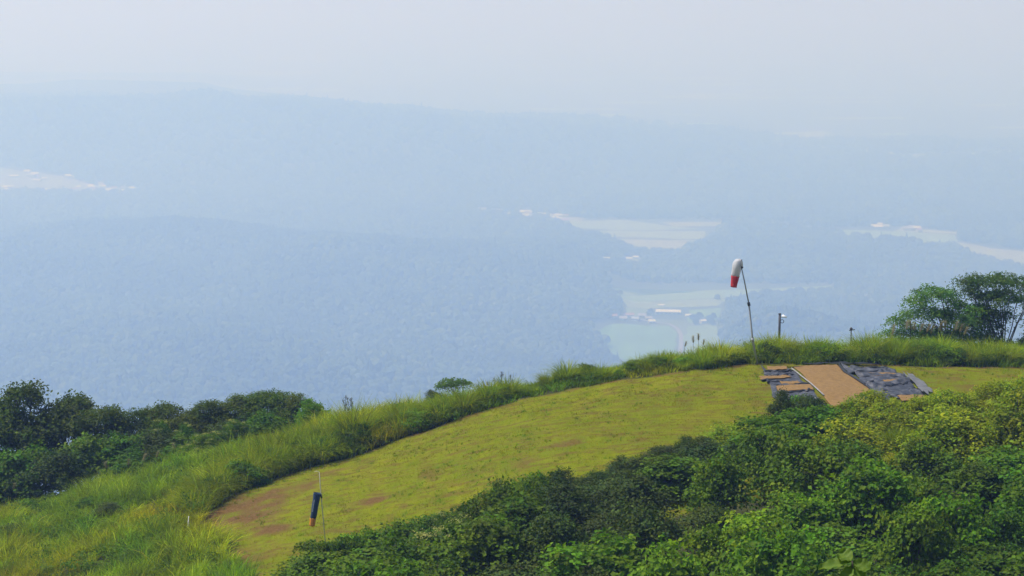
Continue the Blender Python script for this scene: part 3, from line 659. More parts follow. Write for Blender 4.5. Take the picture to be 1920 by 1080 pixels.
# ---------------------------------------------------------------- grasses
def blades(P, h, dirv, lean, width, nseg=3, col=None, droop=.35):
    n = len(P); T = np.linspace(0, 1, nseg + 1); h = h.reshape(-1, 1); lean = lean.reshape(-1, 1)
    side = np.c_[-dirv[:, 1], dirv[:, 0]]; tw = rng.uniform(-1.2, 1.2, n); cs, sn = np.cos(tw)[:, None], np.sin(tw)[:, None]
    side = side * cs + dirv * sn
    V = np.zeros((n, nseg + 1, 2, 3))
    for k, t_ in enumerate(T):
        c = P.copy(); c[:, :2] += dirv * h * lean * t_ ** 1.7; c[:, 2] += (h * (t_ - droop * lean * t_ ** 2.6))[:, 0]
        w = width * (1 - t_ ** 1.5 * .9)
        w = np.asarray(w).reshape(-1, 1) if np.ndim(w) else w
        V[:, k, 0] = c; V[:, k, 1] = c
        V[:, k, 0, :2] += side * w * .5; V[:, k, 1, :2] -= side * w * .5
    b0 = np.arange(n)[:, None] * (nseg + 1) * 2
    Qs = np.concatenate([b0 + np.array([2 * k, 2 * k + 1, 2 * k + 3, 2 * k + 2]) for k in range(nseg)], 0)
    K = None
    if col is not None:
        K = np.repeat(col, (nseg + 1) * 2, 0)
    return V.reshape(-1, 3), Qs, K
def rand_dir(n, bias=None, k=0):
    a = rng.uniform(0, 2 * math.pi, n); d = np.c_[np.cos(a), np.sin(a)]
    if bias is not None: d = d + np.array(bias) * k; d /= np.linalg.norm(d, axis=1, keepdims=True)
    return d
def grass_cols(x, y, dry=.15, vary=.3, seed=0):
    n = len(x); v = (.75 + .5 * vnoise(x, y, 1.4, seed)) * rng.uniform(1 - vary, 1 + vary, n); c = np.ones((n, 3)) * v[:, None]
    g = vnoise(x, y, 2.6, seed + 5) - .5; c[:, 0] *= 1 - .5 * g; c[:, 2] *= 1 + .5 * g
    d = rng.random(n) < dry; c[d] *= [1.7, 1.15, 1.6]; return c
# mown turf
n = 120000; x = rng.uniform(-15, 27, n); y = rng.uniform(68, 97, n); mo, di = ground_cover(x, y)
PADP = np.array([gp(*q)[:2] for q in ((1428, 690), (1690, 687), (1740, 755), (1455, 775))])
keep = (mo > .5) & (rng.random(n) > di * 1.15) & ~in_poly(x, y, PADP) & (rng.random(n) < .35 + .65 * vnoise(x * .5, y, .6, 66)); x, y = x[keep], y[keep]
streak = vnoise(x * .35, y, .5, 21)
P = np.c_[x, y, ground(x, y) - .01]; P = np.repeat(P, 2, 0); P[:, :2] += rng.normal(size=(len(P), 2)) * .03
cc = grass_cols(P[:, 0], P[:, 1], .10, .25, 31)
def dryness(x, y):
    u = x * .45 + y * .12; f = .5 * vnoise(u, y, .55, 61) + .3 * vnoise(u, y, .22, 62) + .45 * vnoise(u * .5, y, 2.2, 63) - .25 * vnoise(x, y, 5, 64); return np.clip((f - .42) * 4.2, 0, 1)
dv = dryness(P[:, 0], P[:, 1])[:, None]; cc = cc * (1 - dv) + dv * cc * np.array([.92, .70, 1.6])
V, Qs, K_ = blades(P, rng.uniform(.035, .085, len(P)) * (.5 + np.repeat(streak, 2)), rand_dir(len(P)), rng.uniform(.3, 1.1, len(P)), .022, 1, cc)
tag(obj('mown_grass', mesh_np('mown_grass', V, Qs, M['grass_mown'], K_)), 'short yellow-green mown grass covering the launch slope', 'grass', kind='stuff')
n = 5200; x = rng.uniform(-15, 27, n); y = rng.uniform(68, 97, n); mo, di = ground_cover(x, y); keep = (mo > .5) & ~in_poly(x, y, PADP) & (vnoise(x, y, 1.2, 81) > .5); x, y = x[keep], y[keep]
P = np.repeat(np.c_[x, y, ground(x, y) - .01], 9, 0); P[:, :2] += rng.normal(size=(len(P), 2)) * .06
tc_ = np.repeat(np.where(rng.random((len(x), 1)) < .5, [[1.35, .9, 3.0]], [[.62, .85, 1.0]]) * rng.uniform(.7, 1.2, (len(x), 1)), 9, 0)
V, Qs, K_ = blades(P, rng.uniform(.06, .17, len(P)), rand_dir(len(P)), rng.uniform(.3, 1.1, len(P)), .02, 2, tc_)
tag(obj('turf_tufts', mesh_np('turf_tufts', V, Qs, M['grass_mown'], K_)), 'scattered darker and straw-coloured tufts standing out of the mown grass', 'grass', kind='stuff')
# straw left along the edges by the mower
n = 15000; x = rng.uniform(-15, 27, n); y = rng.uniform(68, 97, n); mo, di = ground_cover(x, y)
keep = (mo > .5) & (rng.random(n) < di * .9 - .1) & ~in_poly(x, y, PADP); x, y = x[keep], y[keep]
P = np.c_[x, y, ground(x, y) + .02]; V, Qs, K_ = blades(P, rng.uniform(.08, .2, len(P)), rand_dir(len(P)), rng.uniform(1.2, 3, len(P)), .018, 2, np.ones((len(P), 3)) * [.8, .66, .45] * rng.uniform(.35, .9, (len(P), 1)), .3)
tag(obj('dry_straw', mesh_np('dry_straw', V, Qs, M['plume'], K_)), 'dry cut straw strewn along the edge of the mown slope', 'straw', kind='stuff')
def clumped(x, y, hgt, per, mat_cols, width, bias, kb, spread=.16):
    """blades gathered in small clumps that lean outwards"""
    n = len(x); cid = np.repeat(np.arange(n), per); m_ = len(cid)
    d = rand_dir(m_, bias, kb); r_ = np.abs(rng.normal(size=m_)) * spread
    P = np.c_[x[cid] + d[:, 0] * r_, y[cid] + d[:, 1] * r_, np.zeros(m_)]; P[:, 2] = ground(P[:, 0], P[:, 1]) - .04
    h = hgt[cid] * rng.uniform(.55, 1.2, m_); cc = mat_cols[cid] * rng.uniform(.75, 1.25, (m_, 1))
    dr = rng.random(m_) < .06; cc[dr] *= [1.9, 1.5, 3.0]  # highlights on a few blades, put into their colour as a pale tint
    return blades(P, h, d, rng.uniform(.2, 1.1, m_), width, 3, cc, .4)
def clump_cols(x, y, seed, lo=.5, hi=1.6):
    v = rng.uniform(lo, hi, len(x)) * (.7 + .6 * vnoise(x, y, 2.4, seed)); c = np.ones((len(x), 3)) * v[:, None]
    g = (vnoise(x, y, 3.2, seed + 5) - .5) + rng.normal(size=len(x)) * .12; c[:, 0] *= 1 - .75 * g; c[:, 2] *= 1 + 1.2 * g; return np.clip(c, .1, 3)
# long grass on the left slope
n = 5600; x = rng.uniform(-31, -5, n); y = rng.uniform(66, 98, n); mo, di = ground_cover(x, y)
lowpx, lowpy = project(np.c_[x, y, ground(x, y)])
keep = (mo < .5) & (lowpx < 800) & (y < np.interp(lowpx, [0, 230, 430, 620, 800], [93.5, 94.5, 96, 97.5, 98])) & (lowpx > -90) & (lowpy < 1120) & ~((lowpx > 470) & (y < 80)); x, y = x[keep], y[keep]
hgt = (.3 + .9 * vnoise(x, y, 1.9, 41)) * (.7 + .7 * rng.random(len(x)))
V, Qs, K_ = clumped(x, y, hgt, 34, clump_cols(x, y, 45), .036, (.7, -.4), .5)
tag(obj('long_grass', mesh_np('long_grass', V, Qs, M['grass_slope'], K_)), 'long yellow-green grass on the slope left of the bare soil', 'grass', kind='stuff')
# tall grass behind the mown edge
n = 5200; x = rng.uniform(-14, 28, n); y = rng.uniform(82, 101, n); mo, di = ground_cover(x, y); de = seg_dist(x, y, np.r_[edge_r, edge_w])
px_, py_ = project(np.c_[x, y, ground(x, y)])
keep = (mo < .5) & (de < 5.2) & (de > .05) & (px_ > 330) & (px_ < 1990); x, y, de, px_ = x[keep], y[keep], de[keep], px_[keep]
BANK = np.array([(330, 50), (345, 65), (400, 80), (440, 88), (520, 90), (600, 84), (640, 82), (700, 70), (735, 62), (760, 68), (800, 58), (850, 44), (880, 42), (905, 54), (945, 44), (985, 26), (1010, 25), (1045, 36), (1075, 46), (1110, 40), (1150, 23), (1175, 24), (1200, 33), (1230, 38), (1300, 38), (1370, 44), (1390, 58), (1430, 66), (1480, 58), (1540, 56), (1600, 52), (1660, 52), (1700, 64), (1750, 70), (1800, 58), (1860, 62), (1920, 48), (1990, 48)], float); BANK[:, 1] *= 1.05 / 40
hh = np.interp(px_, BANK[:, 0], BANK[:, 1]) * np.clip(.28 + de * .55, .28, 1) * np.clip(1.25 - de * .12, .6, 1) * (.3 + 1.0 * vnoise(x, y, 1.5, 51))
V, Qs, K_ = clumped(x, y, hh, 34, clump_cols(x, y, 52), .036, (.1, -.8), .4, .2)
tag(obj('bank_grass', mesh_np('bank_grass', V, Qs, M['grass_tall'], K_)), 'tall green grass growing behind the edge of the mown slope', 'grass', kind='stuff')
# single arching tussocks
TUS = []
for s_ in range(4):
    n = 760; a = rng.uniform(0, 6.28, n); d = np.c_[np.cos(a), np.sin(a)]; r_ = rng.uniform(0, .28, n) ** .8
    P = np.c_[d * r_[:, None], np.zeros(n)]; ln = rng.uniform(.2, 1.05, n); a2 = a + rng.normal(size=n) * .7; d = np.c_[np.cos(a2), np.sin(a2)]
    cc = np.ones((n, 3)) * rng.uniform(.6, 1.5, (n, 1)); dd_ = rng.random(n) < .14; cc[dd_] *= [1.7, 1.2, 1.5]
    V, Qs, K_ = blades(P, rng.uniform(.45, 1.5, n), d, ln, .030, 5, cc, .55)
    TUS.append(mesh_np('tussock', V, Qs, M['grass_tall'], K_))
def tussock(px, py, s, label, group, back=.0):
    p = gp(px, py); y = p[1] + back; x = p[0]; o = obj('grass_tussock', TUS[rng.integers(4)], None, (x, y, gz(x, y) - .04)); o.rotation_euler = (0, 0, rng.uniform(0, 6.28)); o.scale = (s * 1.1, s * 1.1, s)
    return tag(o, label, 'grass', group)
EP = np.array(sorted([(a, b_) for a, b_, _ in MOWN_PX] + [(2060, 691), (1920, 690), (1780, 688), (1640, 684), (1520, 683)]), float)
for px in np.concatenate([np.arange(345, 720, 14), np.arange(735, 930, 18), np.arange(960, 1380, 36), np.arange(1392, 1960, 22)]):
    px = px + rng.uniform(-7, 7); s = np.interp(px, BANK[:, 0], BANK[:, 1]) * rng.uniform(.45, 1.0); s = min(s, 1.25 * rng.uniform(.75, 1))
    if px < 725: lab, grp = 'arching dark green grass tussock on the bank above the bare soil', 'tussocks above the bare soil'
    elif px < 950: lab, grp = 'arching grass tussock on the ridge edge near the umbrella tree', 'tussocks near the umbrella tree'
    elif px < 1385: lab, grp = 'low grass tussock along the upper edge of the lawn', 'tussocks along the upper lawn edge'
    elif px < 1520: lab, grp = 'big arching grass tussock around the foot of the white windsock pole', 'tussocks at the white windsock pole'
    else: lab, grp = 'arching grass tussock on the bank behind the launch mats', 'tussocks behind the launch mats'
    bk = rng.uniform(.3, 2.2); lab = ('large ' if s > .85 else 'small ') + lab.replace('big ', '').replace('low ', '') + (', set back' if bk > 1.2 else ', at the front')
    tussock(px, np.interp(px, EP[:, 0], EP[:, 1]) - 2, s, lab, grp, bk)
for px, py, s in [(985, 905, .9), (1010, 915, .8), (950, 925, .8), (1700, 812, .9), (1735, 805, .8), (1680, 808, .8)]:
    p = pix(px, py, 71 if px < 1100 else 77); o = obj('grass_tussock', TUS[1], None, (p[0], p[1], max(gz(p[0], p[1]), p[2] - s))); o.scale = (s, s, s * 1.1)
    tag(o, 'pale grass tussock among the shrubs below the lawn', 'grass', 'tussocks among the shrubs')
# leafy bushes in the bank
for px, py, w, h, k in [(775, 812, 1.7, 1.1, 'green0'), (820, 800, 1.3, .9, 'green1'), (700, 838, 1.4, .9, 'green0'), (665, 850, 1.2, .9, 'green2'), (1195, 704, 1.5, .75, 'green2'), (1240, 700, 1.5, .8, 'green0'), (1290, 694, 1.3, .7, 'fresh1'), (1100, 718, 1.7, .9, 'green1'), (1060, 726, 1.2, .7, 'fresh0'), (400, 925, 1.5, 1.1, 'green2'), (445, 915, 1.6, 1.3, 'fresh2'), (500, 893, 1.5, 1.2, 'green1'), (560, 878, 1.5, 1.3, 'fresh0'), (615, 864, 1.6, 1.2, 'green0'), (925, 764, 1.6, 1.0, 'fresh2'), (1440, 682, 1.4, 1.1, 'green1'), (1760, 687, 1.6, 1.2, 'green2')]:
    p = gp(px, py); shrub(k, p[0], p[1] + .9, w, h, 'low leafy bush growing in the grass bank of the lawn edge', 'leafy bushes in the grass bank')
for k in range(30):
    px = rng.uniform(350, 1960); p = gp(px, np.interp(px, EP[:, 0], EP[:, 1]) - 1); hb = np.interp(px, BANK[:, 0], BANK[:, 1]) * rng.uniform(.45, .75); kd = ['fresh', 'green', 'fresh', 'green'][k % 4]
    shrub(f'{kd}{k % 3}', p[0], p[1] + rng.uniform(.5, 1.8), hb * rng.uniform(1.1, 1.7), hb, {'dark': 'dark', 'green': 'mid green', 'fresh': 'light green'}[kd] + ' leafy bush poking through the tall grass ' + ('above the bare soil' if px < 725 else 'by the umbrella tree' if px < 960 else 'along the upper lawn edge' if px < 1385 else 'behind the launch mats'), 'leafy bushes in the tall grass')
for px, py, w, h, k in [(170, 960, 1.6, .8, 'green0'), (205, 975, 1.6, .9, 'dark1'), (30, 1010, 2.0, .8, 'dark0'), (150, 945, 1.4, .7, 'green1'), (260, 1050, 1.6, .6, 'green2'), (380, 925, 1.4, .7, 'green1'), (20, 1050, 1.6, .7, 'green0')]:
    p = gp(px, py); shrub(k, p[0], p[1], w, h, 'low dark weed clump in the long grass of the left slope', 'weed clumps in the long grass', 'weed_clump', 'weeds')
# broad-leaved weeds scattered through the long grass and the bank
n = 3000; x = rng.uniform(-31, 27, n); y = rng.uniform(70, 98, n); mo, di = ground_cover(x, y); de = seg_dist(x, y, np.r_[edge_r, edge_w]); px_, py_ = project(np.c_[x, y, ground(x, y)])
keep = (mo < .5) & (py_ < 1110) & (((px_ < 470) & (y < 95)) | (de < 3)) & (vnoise(x, y, 2.0, 71) > .5); x, y, px_, de = x[keep], y[keep], px_[keep], de[keep]
C = []; K_ = []; S_ = []
for k in range(len(x)):
    hw = (np.interp(px_[k], BANK[:, 0], BANK[:, 1]) * .4 if de[k] < 3 else .4) * rng.uniform(.5, 1.1); m_ = int(rng.uniform(30, 90)); r_ = rng.uniform(.15, .4)
    o_ = rng.normal(size=(m_, 3)) * [r_, r_, hw * .3]; o_[:, 2] = np.clip(o_[:, 2] + hw, .03, hw * 1.35); C.append(np.array([x[k], y[k], gz(x[k], y[k])]) + o_); b0 = rng.uniform(.7, 1.6); cc = np.ones((m_, 3)) * b0 * rng.uniform(.8, 1.2, (m_, 1)); cc[:, 0] *= rng.uniform(.85, 1.4); K_.append(cc); S_.append(rng.uniform(.08, .17, m_))
C = np.vstack(C); V, T = leaves(C, rng.normal(size=C.shape) * .5 + [0, 0, .8], np.concatenate(S_), .5)
tag(obj('broadleaf_weeds', mesh_np('broadleaf_weeds', V, T, M['leaf_green'], np.repeat(np.vstack(K_), 4, 0))), 'broad-leaved green weeds mixed into the long grass', 'weeds', kind='stuff')
# plumes and seed stalks
def stalk_mesh(kind):
    mb = MB(); mb.ring_sweep([(0, 0, 0), (.02, 0, .5), (.06, 0, 1.0)], [.012, .010, .007], 5)
    st = mb.mesh('stem', M['stalk'])
    if kind == 'plume':
        n = 260; t_ = rng.random(n); a = rng.uniform(0, 6.28, n); d = np.c_[np.cos(a), np.sin(a)]
        P = np.c_[.06 + t_ * .10, np.zeros(n), .95 + t_ * .30]; V, Qs, K_ = blades(P, rng.uniform(.08, .2, n), d * .8 + [.4, 0], rng.uniform(.6, 1.4, n), .010, 2, np.ones((n, 3)) * rng.uniform(.7, 1.2, (n, 1)))
    else:
        C = []
        for cz, cx in ((1.0, .06), (.88, -.05), (.92, .16)): C.append(rng.normal(size=(26, 3)) * .028 + [cx, 0, cz])
        C = np.vstack(C); V, Qs = leaves(C, rng.normal(size=C.shape), np.full(len(C), .04)); K_ = np.ones((len(V), 3))
        mb2 = MB(); mb2.ring_sweep([(0, 0, 0), (.02, 0, .5), (.06, 0, 1.0)], [.012, .010, .007], 5).ring_sweep([(.02, 0, .6), (-.05, 0, .88)], .006, 4).ring_sweep([(.03, 0, .65), (.16, 0, .92)], .006, 4); st = mb2.mesh('stem', M['stalk'])
    return st, mesh_np('seed_head', V, Qs, M['plume'] if kind == 'plume' else M['stalk'], K_)
SM = {k: stalk_mesh(k) for k in ('plume', 'head')}
def stalk(kind, px, top, Y, label, group):
    p = pix(px, top, Y); g = gz(p[0], Y); s = max(.5, (p[2] - g) / (1.28 if kind == 'plume' else 1.05))
    r = thing('grass_plume' if kind == 'plume' else 'seed_stalk', label, 'grass plume' if kind == 'plume' else 'weed', (p[0], Y, g), group, rng.uniform(-2.4, 2.4)); r.scale = (min(s, 1.3), min(s, 1.3), s)
    st, hd = SM[kind]; obj('stem', st, r); obj('seed_head', hd, r)
for px, top in [(1668, 618), (1672, 608), (1700, 602), (1708, 598), (1716, 603), (1724, 606), (1735, 606), (1745, 610), (1762, 600), (1768, 604), (1774, 600), (1790, 603), (1797, 606), (1806, 612)]:
    stalk('plume', px + rng.uniform(-2, 2), top + 2, 98.5 + rng.uniform(-.6, .6), 'pale feathery grass plume before the feathery green trees', 'plumes before the feathery trees')
for px, top in [(1283, 640), (1300, 632), (1310, 625), (1318, 636)]: stalk('plume', px, top, 95, 'thin seed plume standing above the upper lawn edge', 'plumes above the upper lawn edge')
for px, top in [(915, 715), (928, 708), (940, 696), (957, 703), (970, 716), (985, 712)]: stalk('head', px, top, 94, 'tall thin weed spike rising from the ridge tussocks', 'weed spikes on the ridge')
for px, top in [(646, 742), (660, 746), (655, 752)]: stalk('head', px, top, 95, 'dark seed heads on thin stalks above the left grass ridge', 'dark seed heads on the left ridge')
for px, top in [(240, 860), (265, 852), (290, 846), (200, 868), (25, 905), (10, 912), (330, 830)]: stalk('plume', px, top, 93.5, 'pale grass plume at the top of the left slope', 'plumes on the left slope')

# ---------------------------------------------------------------- launch mats
m, t, b = mat_new('coir_mat'); nz = noise_tex(t, 5, 6, .7); fn = noise_tex(t, 60, 3, .7)
c = ramp(t, nz.outputs['Fac'], [(.25, (.150, .086, .024)), (.5, (.215, .124, .034)), (.8, (.285, .178, .060))]).outputs[0]
t.links.new(c, b.inputs['Base Color']); b.inputs['Roughness'].default_value = .95; bump(t, b, fn.outputs['Fac'], .6, .02); M['coir'] = m
m, t, b = mat_new('weed_sheet'); nz = noise_tex(t, 3, 6, .7)
c = ramp(t, nz.outputs['Fac'], [(.3, (.012, .014, .018)), (.5, (.048, .053, .064)), (.7, (.13, .133, .142))]).outputs[0]
t.links.new(c, b.inputs['Base Color']); b.inputs['Roughness'].default_value = .5; wr_ = noise_tex(t, 4, 4, .6, stretch=(.6, 2.2, 1)); bump(t, b, wr_.outputs['Fac'], 1.0, .09); M['sheet'] = m
M['sheet_grey'] = plain_mat('sheet_grey', (.12, .122, .12), .6, .35, 4)
M['hem'] = plain_mat('hem', (.27, .26, .25), .7, .4, 5)
M['black_plastic'] = plain_mat('black_plastic', (.022, .024, .028), .45, .2, 6)
def mat_patch(name, quad, mat, lift, label, cat, group=None, nu=26, nv=20, wr=.02, rag=.06, thick=.012, seed=0, folds=(), lens=False):
    q = [gp(*p)[:2] for p in quad]; V = []
    u = np.linspace(0, 1, nu); v = np.linspace(0, 1, nv); Ug, Vg = np.meshgrid(u, v)
    ev = rag * (vnoise(Ug * 7, Vg * 0 + seed, 1, seed) + .5 * vnoise(Ug * 19, Vg * 0 + seed, 1, seed + 1) - .75) * 4
    eu = rag * (vnoise(Vg * 7, Ug * 0 + seed, 1, seed + 2) - .5) * 2
    Vr = Vg + ev * np.abs(Vg - .5) * 2; Ur = Ug + eu * np.abs(Ug - .5) * 2
    if lens: Vr = .5 + (Vr - .5) * (.25 + .75 * np.clip(np.sin(Ug * math.pi * .5 + .1), 0, 1))
    XY = sum(w[..., None] * p for w, p in zip(((1 - Ur) * (1 - Vr), Ur * (1 - Vr), Ur * Vr, (1 - Ur) * Vr), q))
    x, y = XY[..., 0], XY[..., 1]; z = ground(x, y) + lift + wr * (vnoise(x, y * 2.5, .5, seed) + .5 * vnoise(x, y * 2, .18, seed + 3))
    for (v0, slope, wd, hh_) in folds: z += hh_ * np.exp(-((Vg - v0 - slope * (Ug - .5)) / wd) ** 2) * (.4 + .9 * vnoise(Ug * 9, Vg * 2, 1, seed + 7))
    top = np.c_[x.ravel(), y.ravel(), z.ravel()]; bot = top - [0, 0, thick]; N_ = nu * nv; ii = np.arange(N_).reshape(nv, nu)
    Qt = np.stack([ii[:-1, :-1], ii[1:, :-1], ii[1:, 1:], ii[:-1, 1:]], -1).reshape(-1, 4)
    rim = np.r_[ii[0], ii[1:, -1], ii[-1, -2::-1], ii[-2:0:-1, 0]]; rn = np.roll(rim, -1)
    Qr = np.c_[rim, rn, rn + N_, rim + N_]
    Qa = np.r_[Qt, Qt[:, ::-1] + N_, Qr]
    c0 = top.mean(0); c0[2] -= .0
    o = obj(name, mesh_np(name, np.r_[top, bot] - c0, Qa, mat, None, True), None, c0)
    return tag(o, label, cat, group)
mat_patch('runway_mat', [(1486, 688.5), (1571, 687), (1662, 758), (1562, 764)], M['coir'], .05, 'wide orange-brown coir runway mat running down the middle of the launch', 'mat', None, 40, 40, .015, .012, .03, 1)
SH = [None, None]
SH[0] = mat_patch('ground_sheet', [(1430, 693), (1484, 692), (1552, 768), (1460, 774)], M['sheet'], .03, 'black plastic ground sheet left of the brown runway mat', 'sheet', None, 40, 40, .035, .05, .008, 2, [(.17, .05, .02, .06), (.43, -.05, .02, .06), (.72, .06, .03, .08)])
SH[1] = mat_patch('ground_sheet', [(1577, 686.5), (1668, 689.5), (1737, 746), (1652, 750)], M['sheet'], .045, 'wrinkled black plastic ground sheet right of the brown runway mat', 'sheet', None, 44, 44, .04, .04, .008, 3, [(.12, .05, .03, .10), (.38, .03, .025, .16), (.62, -.12, .03, .18), (.8, .05, .03, .08)])
Gp = 'brown mat strips on the left black sheet'
for k, (q, lab) in enumerate([([(1437, 690.5), (1474, 690.5), (1477, 696.5), (1440, 697)], 'short brown mat strip at the back of the left black sheet'),
                ([(1424, 709), (1476, 707), (1486, 711), (1428, 716)], 'pointed brown mat strip across the middle of the left black sheet'),
                ([(1462, 719.5), (1496, 718), (1503, 723), (1466, 724)], 'smallest brown mat scrap on the left black sheet'),
                ([(1455, 727.5), (1519, 724), (1524, 734), (1456, 738)], 'largest brown mat strip on the left black sheet')]):
    mat_patch('mat_strip', q, M['coir'], .085, lab, 'mat', Gp, 26, 8, .03, .045, .012, 10 + k)
for k, (q, lab) in enumerate([([(1628, 702.5), (1686, 703.5), (1690, 710), (1634, 708.5)], 'long brown mat strip at the back of the right black sheet'),
                ([(1655, 715.5), (1702, 714.5), (1692, 720), (1660, 721)], 'narrow brown mat strip in the middle of the right black sheet'),
                ([(1682, 744.5), (1730, 744), (1738, 753), (1690, 755)], 'brown mat strip at the near end of the right black sheet')]):
    mat_patch('mat_strip', q, M['coir'], .085, lab, 'mat', 'brown mat strips on the right black sheet', 26, 8, .03, .05, .012, 20 + k)
mat_patch('ground_sheet', [(1694, 708), (1712, 710), (1752, 743), (1733, 745)], M['sheet_grey'], .15, 'faded grey plastic strip along the outer edge of the right sheet', 'sheet', None, 16, 24, .06, .08, .008, 31)
mat_patch('ground_sheet', [(1512, 684.8), (1640, 684.8), (1640, 687), (1512, 687.4)], M['black_plastic'], .06, 'narrow black plastic strip behind the top of the runway mat', 'sheet', None, 40, 6, .08, .1, .01, 32)
mat_patch('ground_sheet', [(1752, 758), (1788, 758), (1800, 768), (1760, 768)], M['sheet_grey'], .25, 'small pale plastic sheet showing among the yellow-green shrubs', 'sheet', None, 14, 10, .06, .08, .01, 33)
def fold(sheet, pts, r):
    P = [gp(*p) + np.array([0, 0, .07]) for p in pts]; o = np.array(sheet.location); Q_ = []
    for i in range(len(P) - 1):
        for k in range(6): Q_.append(P[i] + (P[i + 1] - P[i]) * k / 6 + rng.normal(size=3) * [.05, .12, .02])
    Q_.append(P[-1]); rad = [r * rng.uniform(.4, 1.3) for _ in Q_]; rad[0] = rad[-1] = .01
    obj('fold', MB().ring_sweep([tuple(q - o) for q in Q_], rad, 7).mesh('fold', M['black_plastic']), sheet)
for q, r in (([(1430, 706), (1460, 705), (1490, 705)], .06), ([(1427, 717), (1452, 717), (1480, 720), (1519, 723)], .07), ([(1448, 725), (1475, 726), (1520, 724)], .06), ([(1456, 738.5), (1490, 737), (1526, 735)], .08), ([(1462, 748), (1500, 745), (1530, 750)], .06), ([(1432, 699), (1470, 698), (1488, 699)], .07)): fold(SH[0], q, r)
for q, r in (([(1590, 690), (1620, 692), (1665, 691)], .06), ([(1605, 708), (1650, 711.5), (1692, 710.5)], .08), ([(1640, 728), (1680, 726), (1716, 718)], .09), ([(1600, 699), (1640, 699), (1680, 698)], .06), ([(1668, 743), (1700, 743.5), (1732, 742)], .07), ([(1620, 717), (1650, 722), (1668, 722)], .07), ([(1650, 735), (1690, 734), (1722, 731)], .05)): fold(SH[1], q, r)
def rope(pts, r, mat, name, label, cat):
    P = [gp(*p) + np.array([0, 0, .10]) for p in pts]; o = np.array(P[0]); mb = MB(); mb.ring_sweep([tuple(p - o) for p in P], r, 6)
    return tag(obj(name, mb.mesh(name, mat), None, o), label, cat)
rope([(1484, 694), (1492, 700), (1503, 709), (1512, 716), (1521, 723), (1532, 733), (1545, 745)], .032, M['hem'], 'edge_batten', 'pale batten along the left edge of the brown runway mat', 'batten')
rope([(1574, 688), (1584, 701), (1596, 708), (1607, 715), (1622, 724), (1640, 739), (1650, 747)], .07, M['black_plastic'], 'edge_roll', 'rolled black sheet edge along the right side of the runway mat', 'sheet')

# ---------------------------------------------------------------- windsocks
M['pole_grey'] = plain_mat('pole_grey', (.34, .35, .34), .5, .15, 3, .4); M['pole_dark'] = plain_mat('pole_dark', (.06, .06, .07), .6, .2, 5)
def cloth(name, rgb, tr=.25):
    m, t, b = mat_new(name); n = noise_tex(t, 8, 3); r = ramp(t, n.outputs['Fac'], [(.3, [v * .9 for v in rgb]), (.7, rgb)])
    t.links.new(r.outputs[0], b.inputs['Base Color']); b.inputs['Roughness'].default_value = .75; cr = noise_tex(t, 9, 4, .6, stretch=(1.6, 1.6, .5)); bump(t, b, cr.outputs['Fac'], .9, .06)
    tl = node(t, 'ShaderNodeBsdfTranslucent'); t.links.new(r.outputs[0], tl.inputs[0]); mx = node(t, 'ShaderNodeMixShader'); mx.inputs[0].default_value = tr
    t.links.new(b.outputs[0], mx.inputs[1]); t.links.new(tl.outputs[0], mx.inputs[2]); t.links.new(mx.outputs[0], t.nodes['Material Output'].inputs[0]); return m
M['cloth_white'] = cloth('cloth_white', (.90, .90, .90), .6); M['cloth_red'] = cloth('cloth_red', (.76, .045, .06)); M['cloth_navy'] = cloth('cloth_navy', (.016, .050, .125), .1); M['cloth_orange'] = cloth('cloth_orange', (.80, .33, .03)); M['rod'] = plain_mat('rod', (.62, .60, .52), .5, .1, 4)
M['white_paint'] = plain_mat('white_paint', (.78, .79, .78), .5, .05, 5)
def tube_cloth(name, path, rad, mat, parent, n=18, wrinkle=.05):
    P = [Vector(p) for p in path]; V = []; Qs = []; m_ = len(P)
    for i, p in enumerate(P):
        t_ = (P[min(i + 1, m_ - 1)] - P[max(i - 1, 0)]).normalized(); u = t_.cross(Vector((0, 1, 0))).normalized(); w = t_.cross(u)
        for k in range(n):
            a = 2 * math.pi * k / n; r = rad[i] * (1 + wrinkle * math.sin(a * 5 + i * .7) + wrinkle * .6 * math.sin(a * 3 - i * .4)); V.append(tuple(p + u * math.cos(a) * r + w * math.sin(a) * r * .85))
    for i in range(m_ - 1):
        for k in range(n): Qs.append((i * n + k, i * n + (k + 1) % n, (i + 1) * n + (k + 1) % n, (i + 1) * n + k))
    o = obj(name, mesh_np(name, V, Qs, mat, None, True), parent); md_ = o.modifiers.new('thickness', 'SOLIDIFY'); md_.thickness = .006; return o
def resample(pts, n):
    P = np.array(pts, float); s = np.r_[0, np.cumsum(np.linalg.norm(np.diff(P, axis=0), axis=1))]; u = np.linspace(0, s[-1], n)
    # smooth curve through the points
    Q_ = np.c_[[np.interp(u, s, P[:, k]) for k in range(3)]].T
    for _ in range(3): Q_[1:-1] = (Q_[:-2] + 2 * Q_[1:-1] + Q_[2:]) / 4
    return Q_
# white and red one
b0 = gp(1421, 683); YW = b0[1]; W_ = lambda px, py, dy=0: pix(px, py, YW + dy) - b0
ws = thing('windsock', 'white and red windsock drooping on a leaning grey pole', 'windsock', b0)
obj('pole', MB().ring_sweep([tuple(W_(1421.3, 690)), tuple(W_(1411, 636)), tuple(W_(1404, 570))], [.055, .052, .045], 10).mesh('pole', M['pole_grey']), ws)
obj('upper_pole', MB().ring_sweep([tuple(W_(1404, 570)), tuple(W_(1396, 528)), tuple(W_(1389, 497))], [.034, .032, .028], 10).mesh('upper_pole', M['pole_grey']), ws)
obj('pole_joint', MB().ring_sweep([tuple(W_(1404.6, 573)), tuple(W_(1403.4, 567))], .075, 10).mesh('pole_joint', M['pole_dark']), ws)
obj('pole_sleeve', MB().ring_sweep([tuple(W_(1411.8, 641)), tuple(W_(1410.6, 634))], .07, 10).mesh('pole_sleeve', M['pole_grey']), ws)
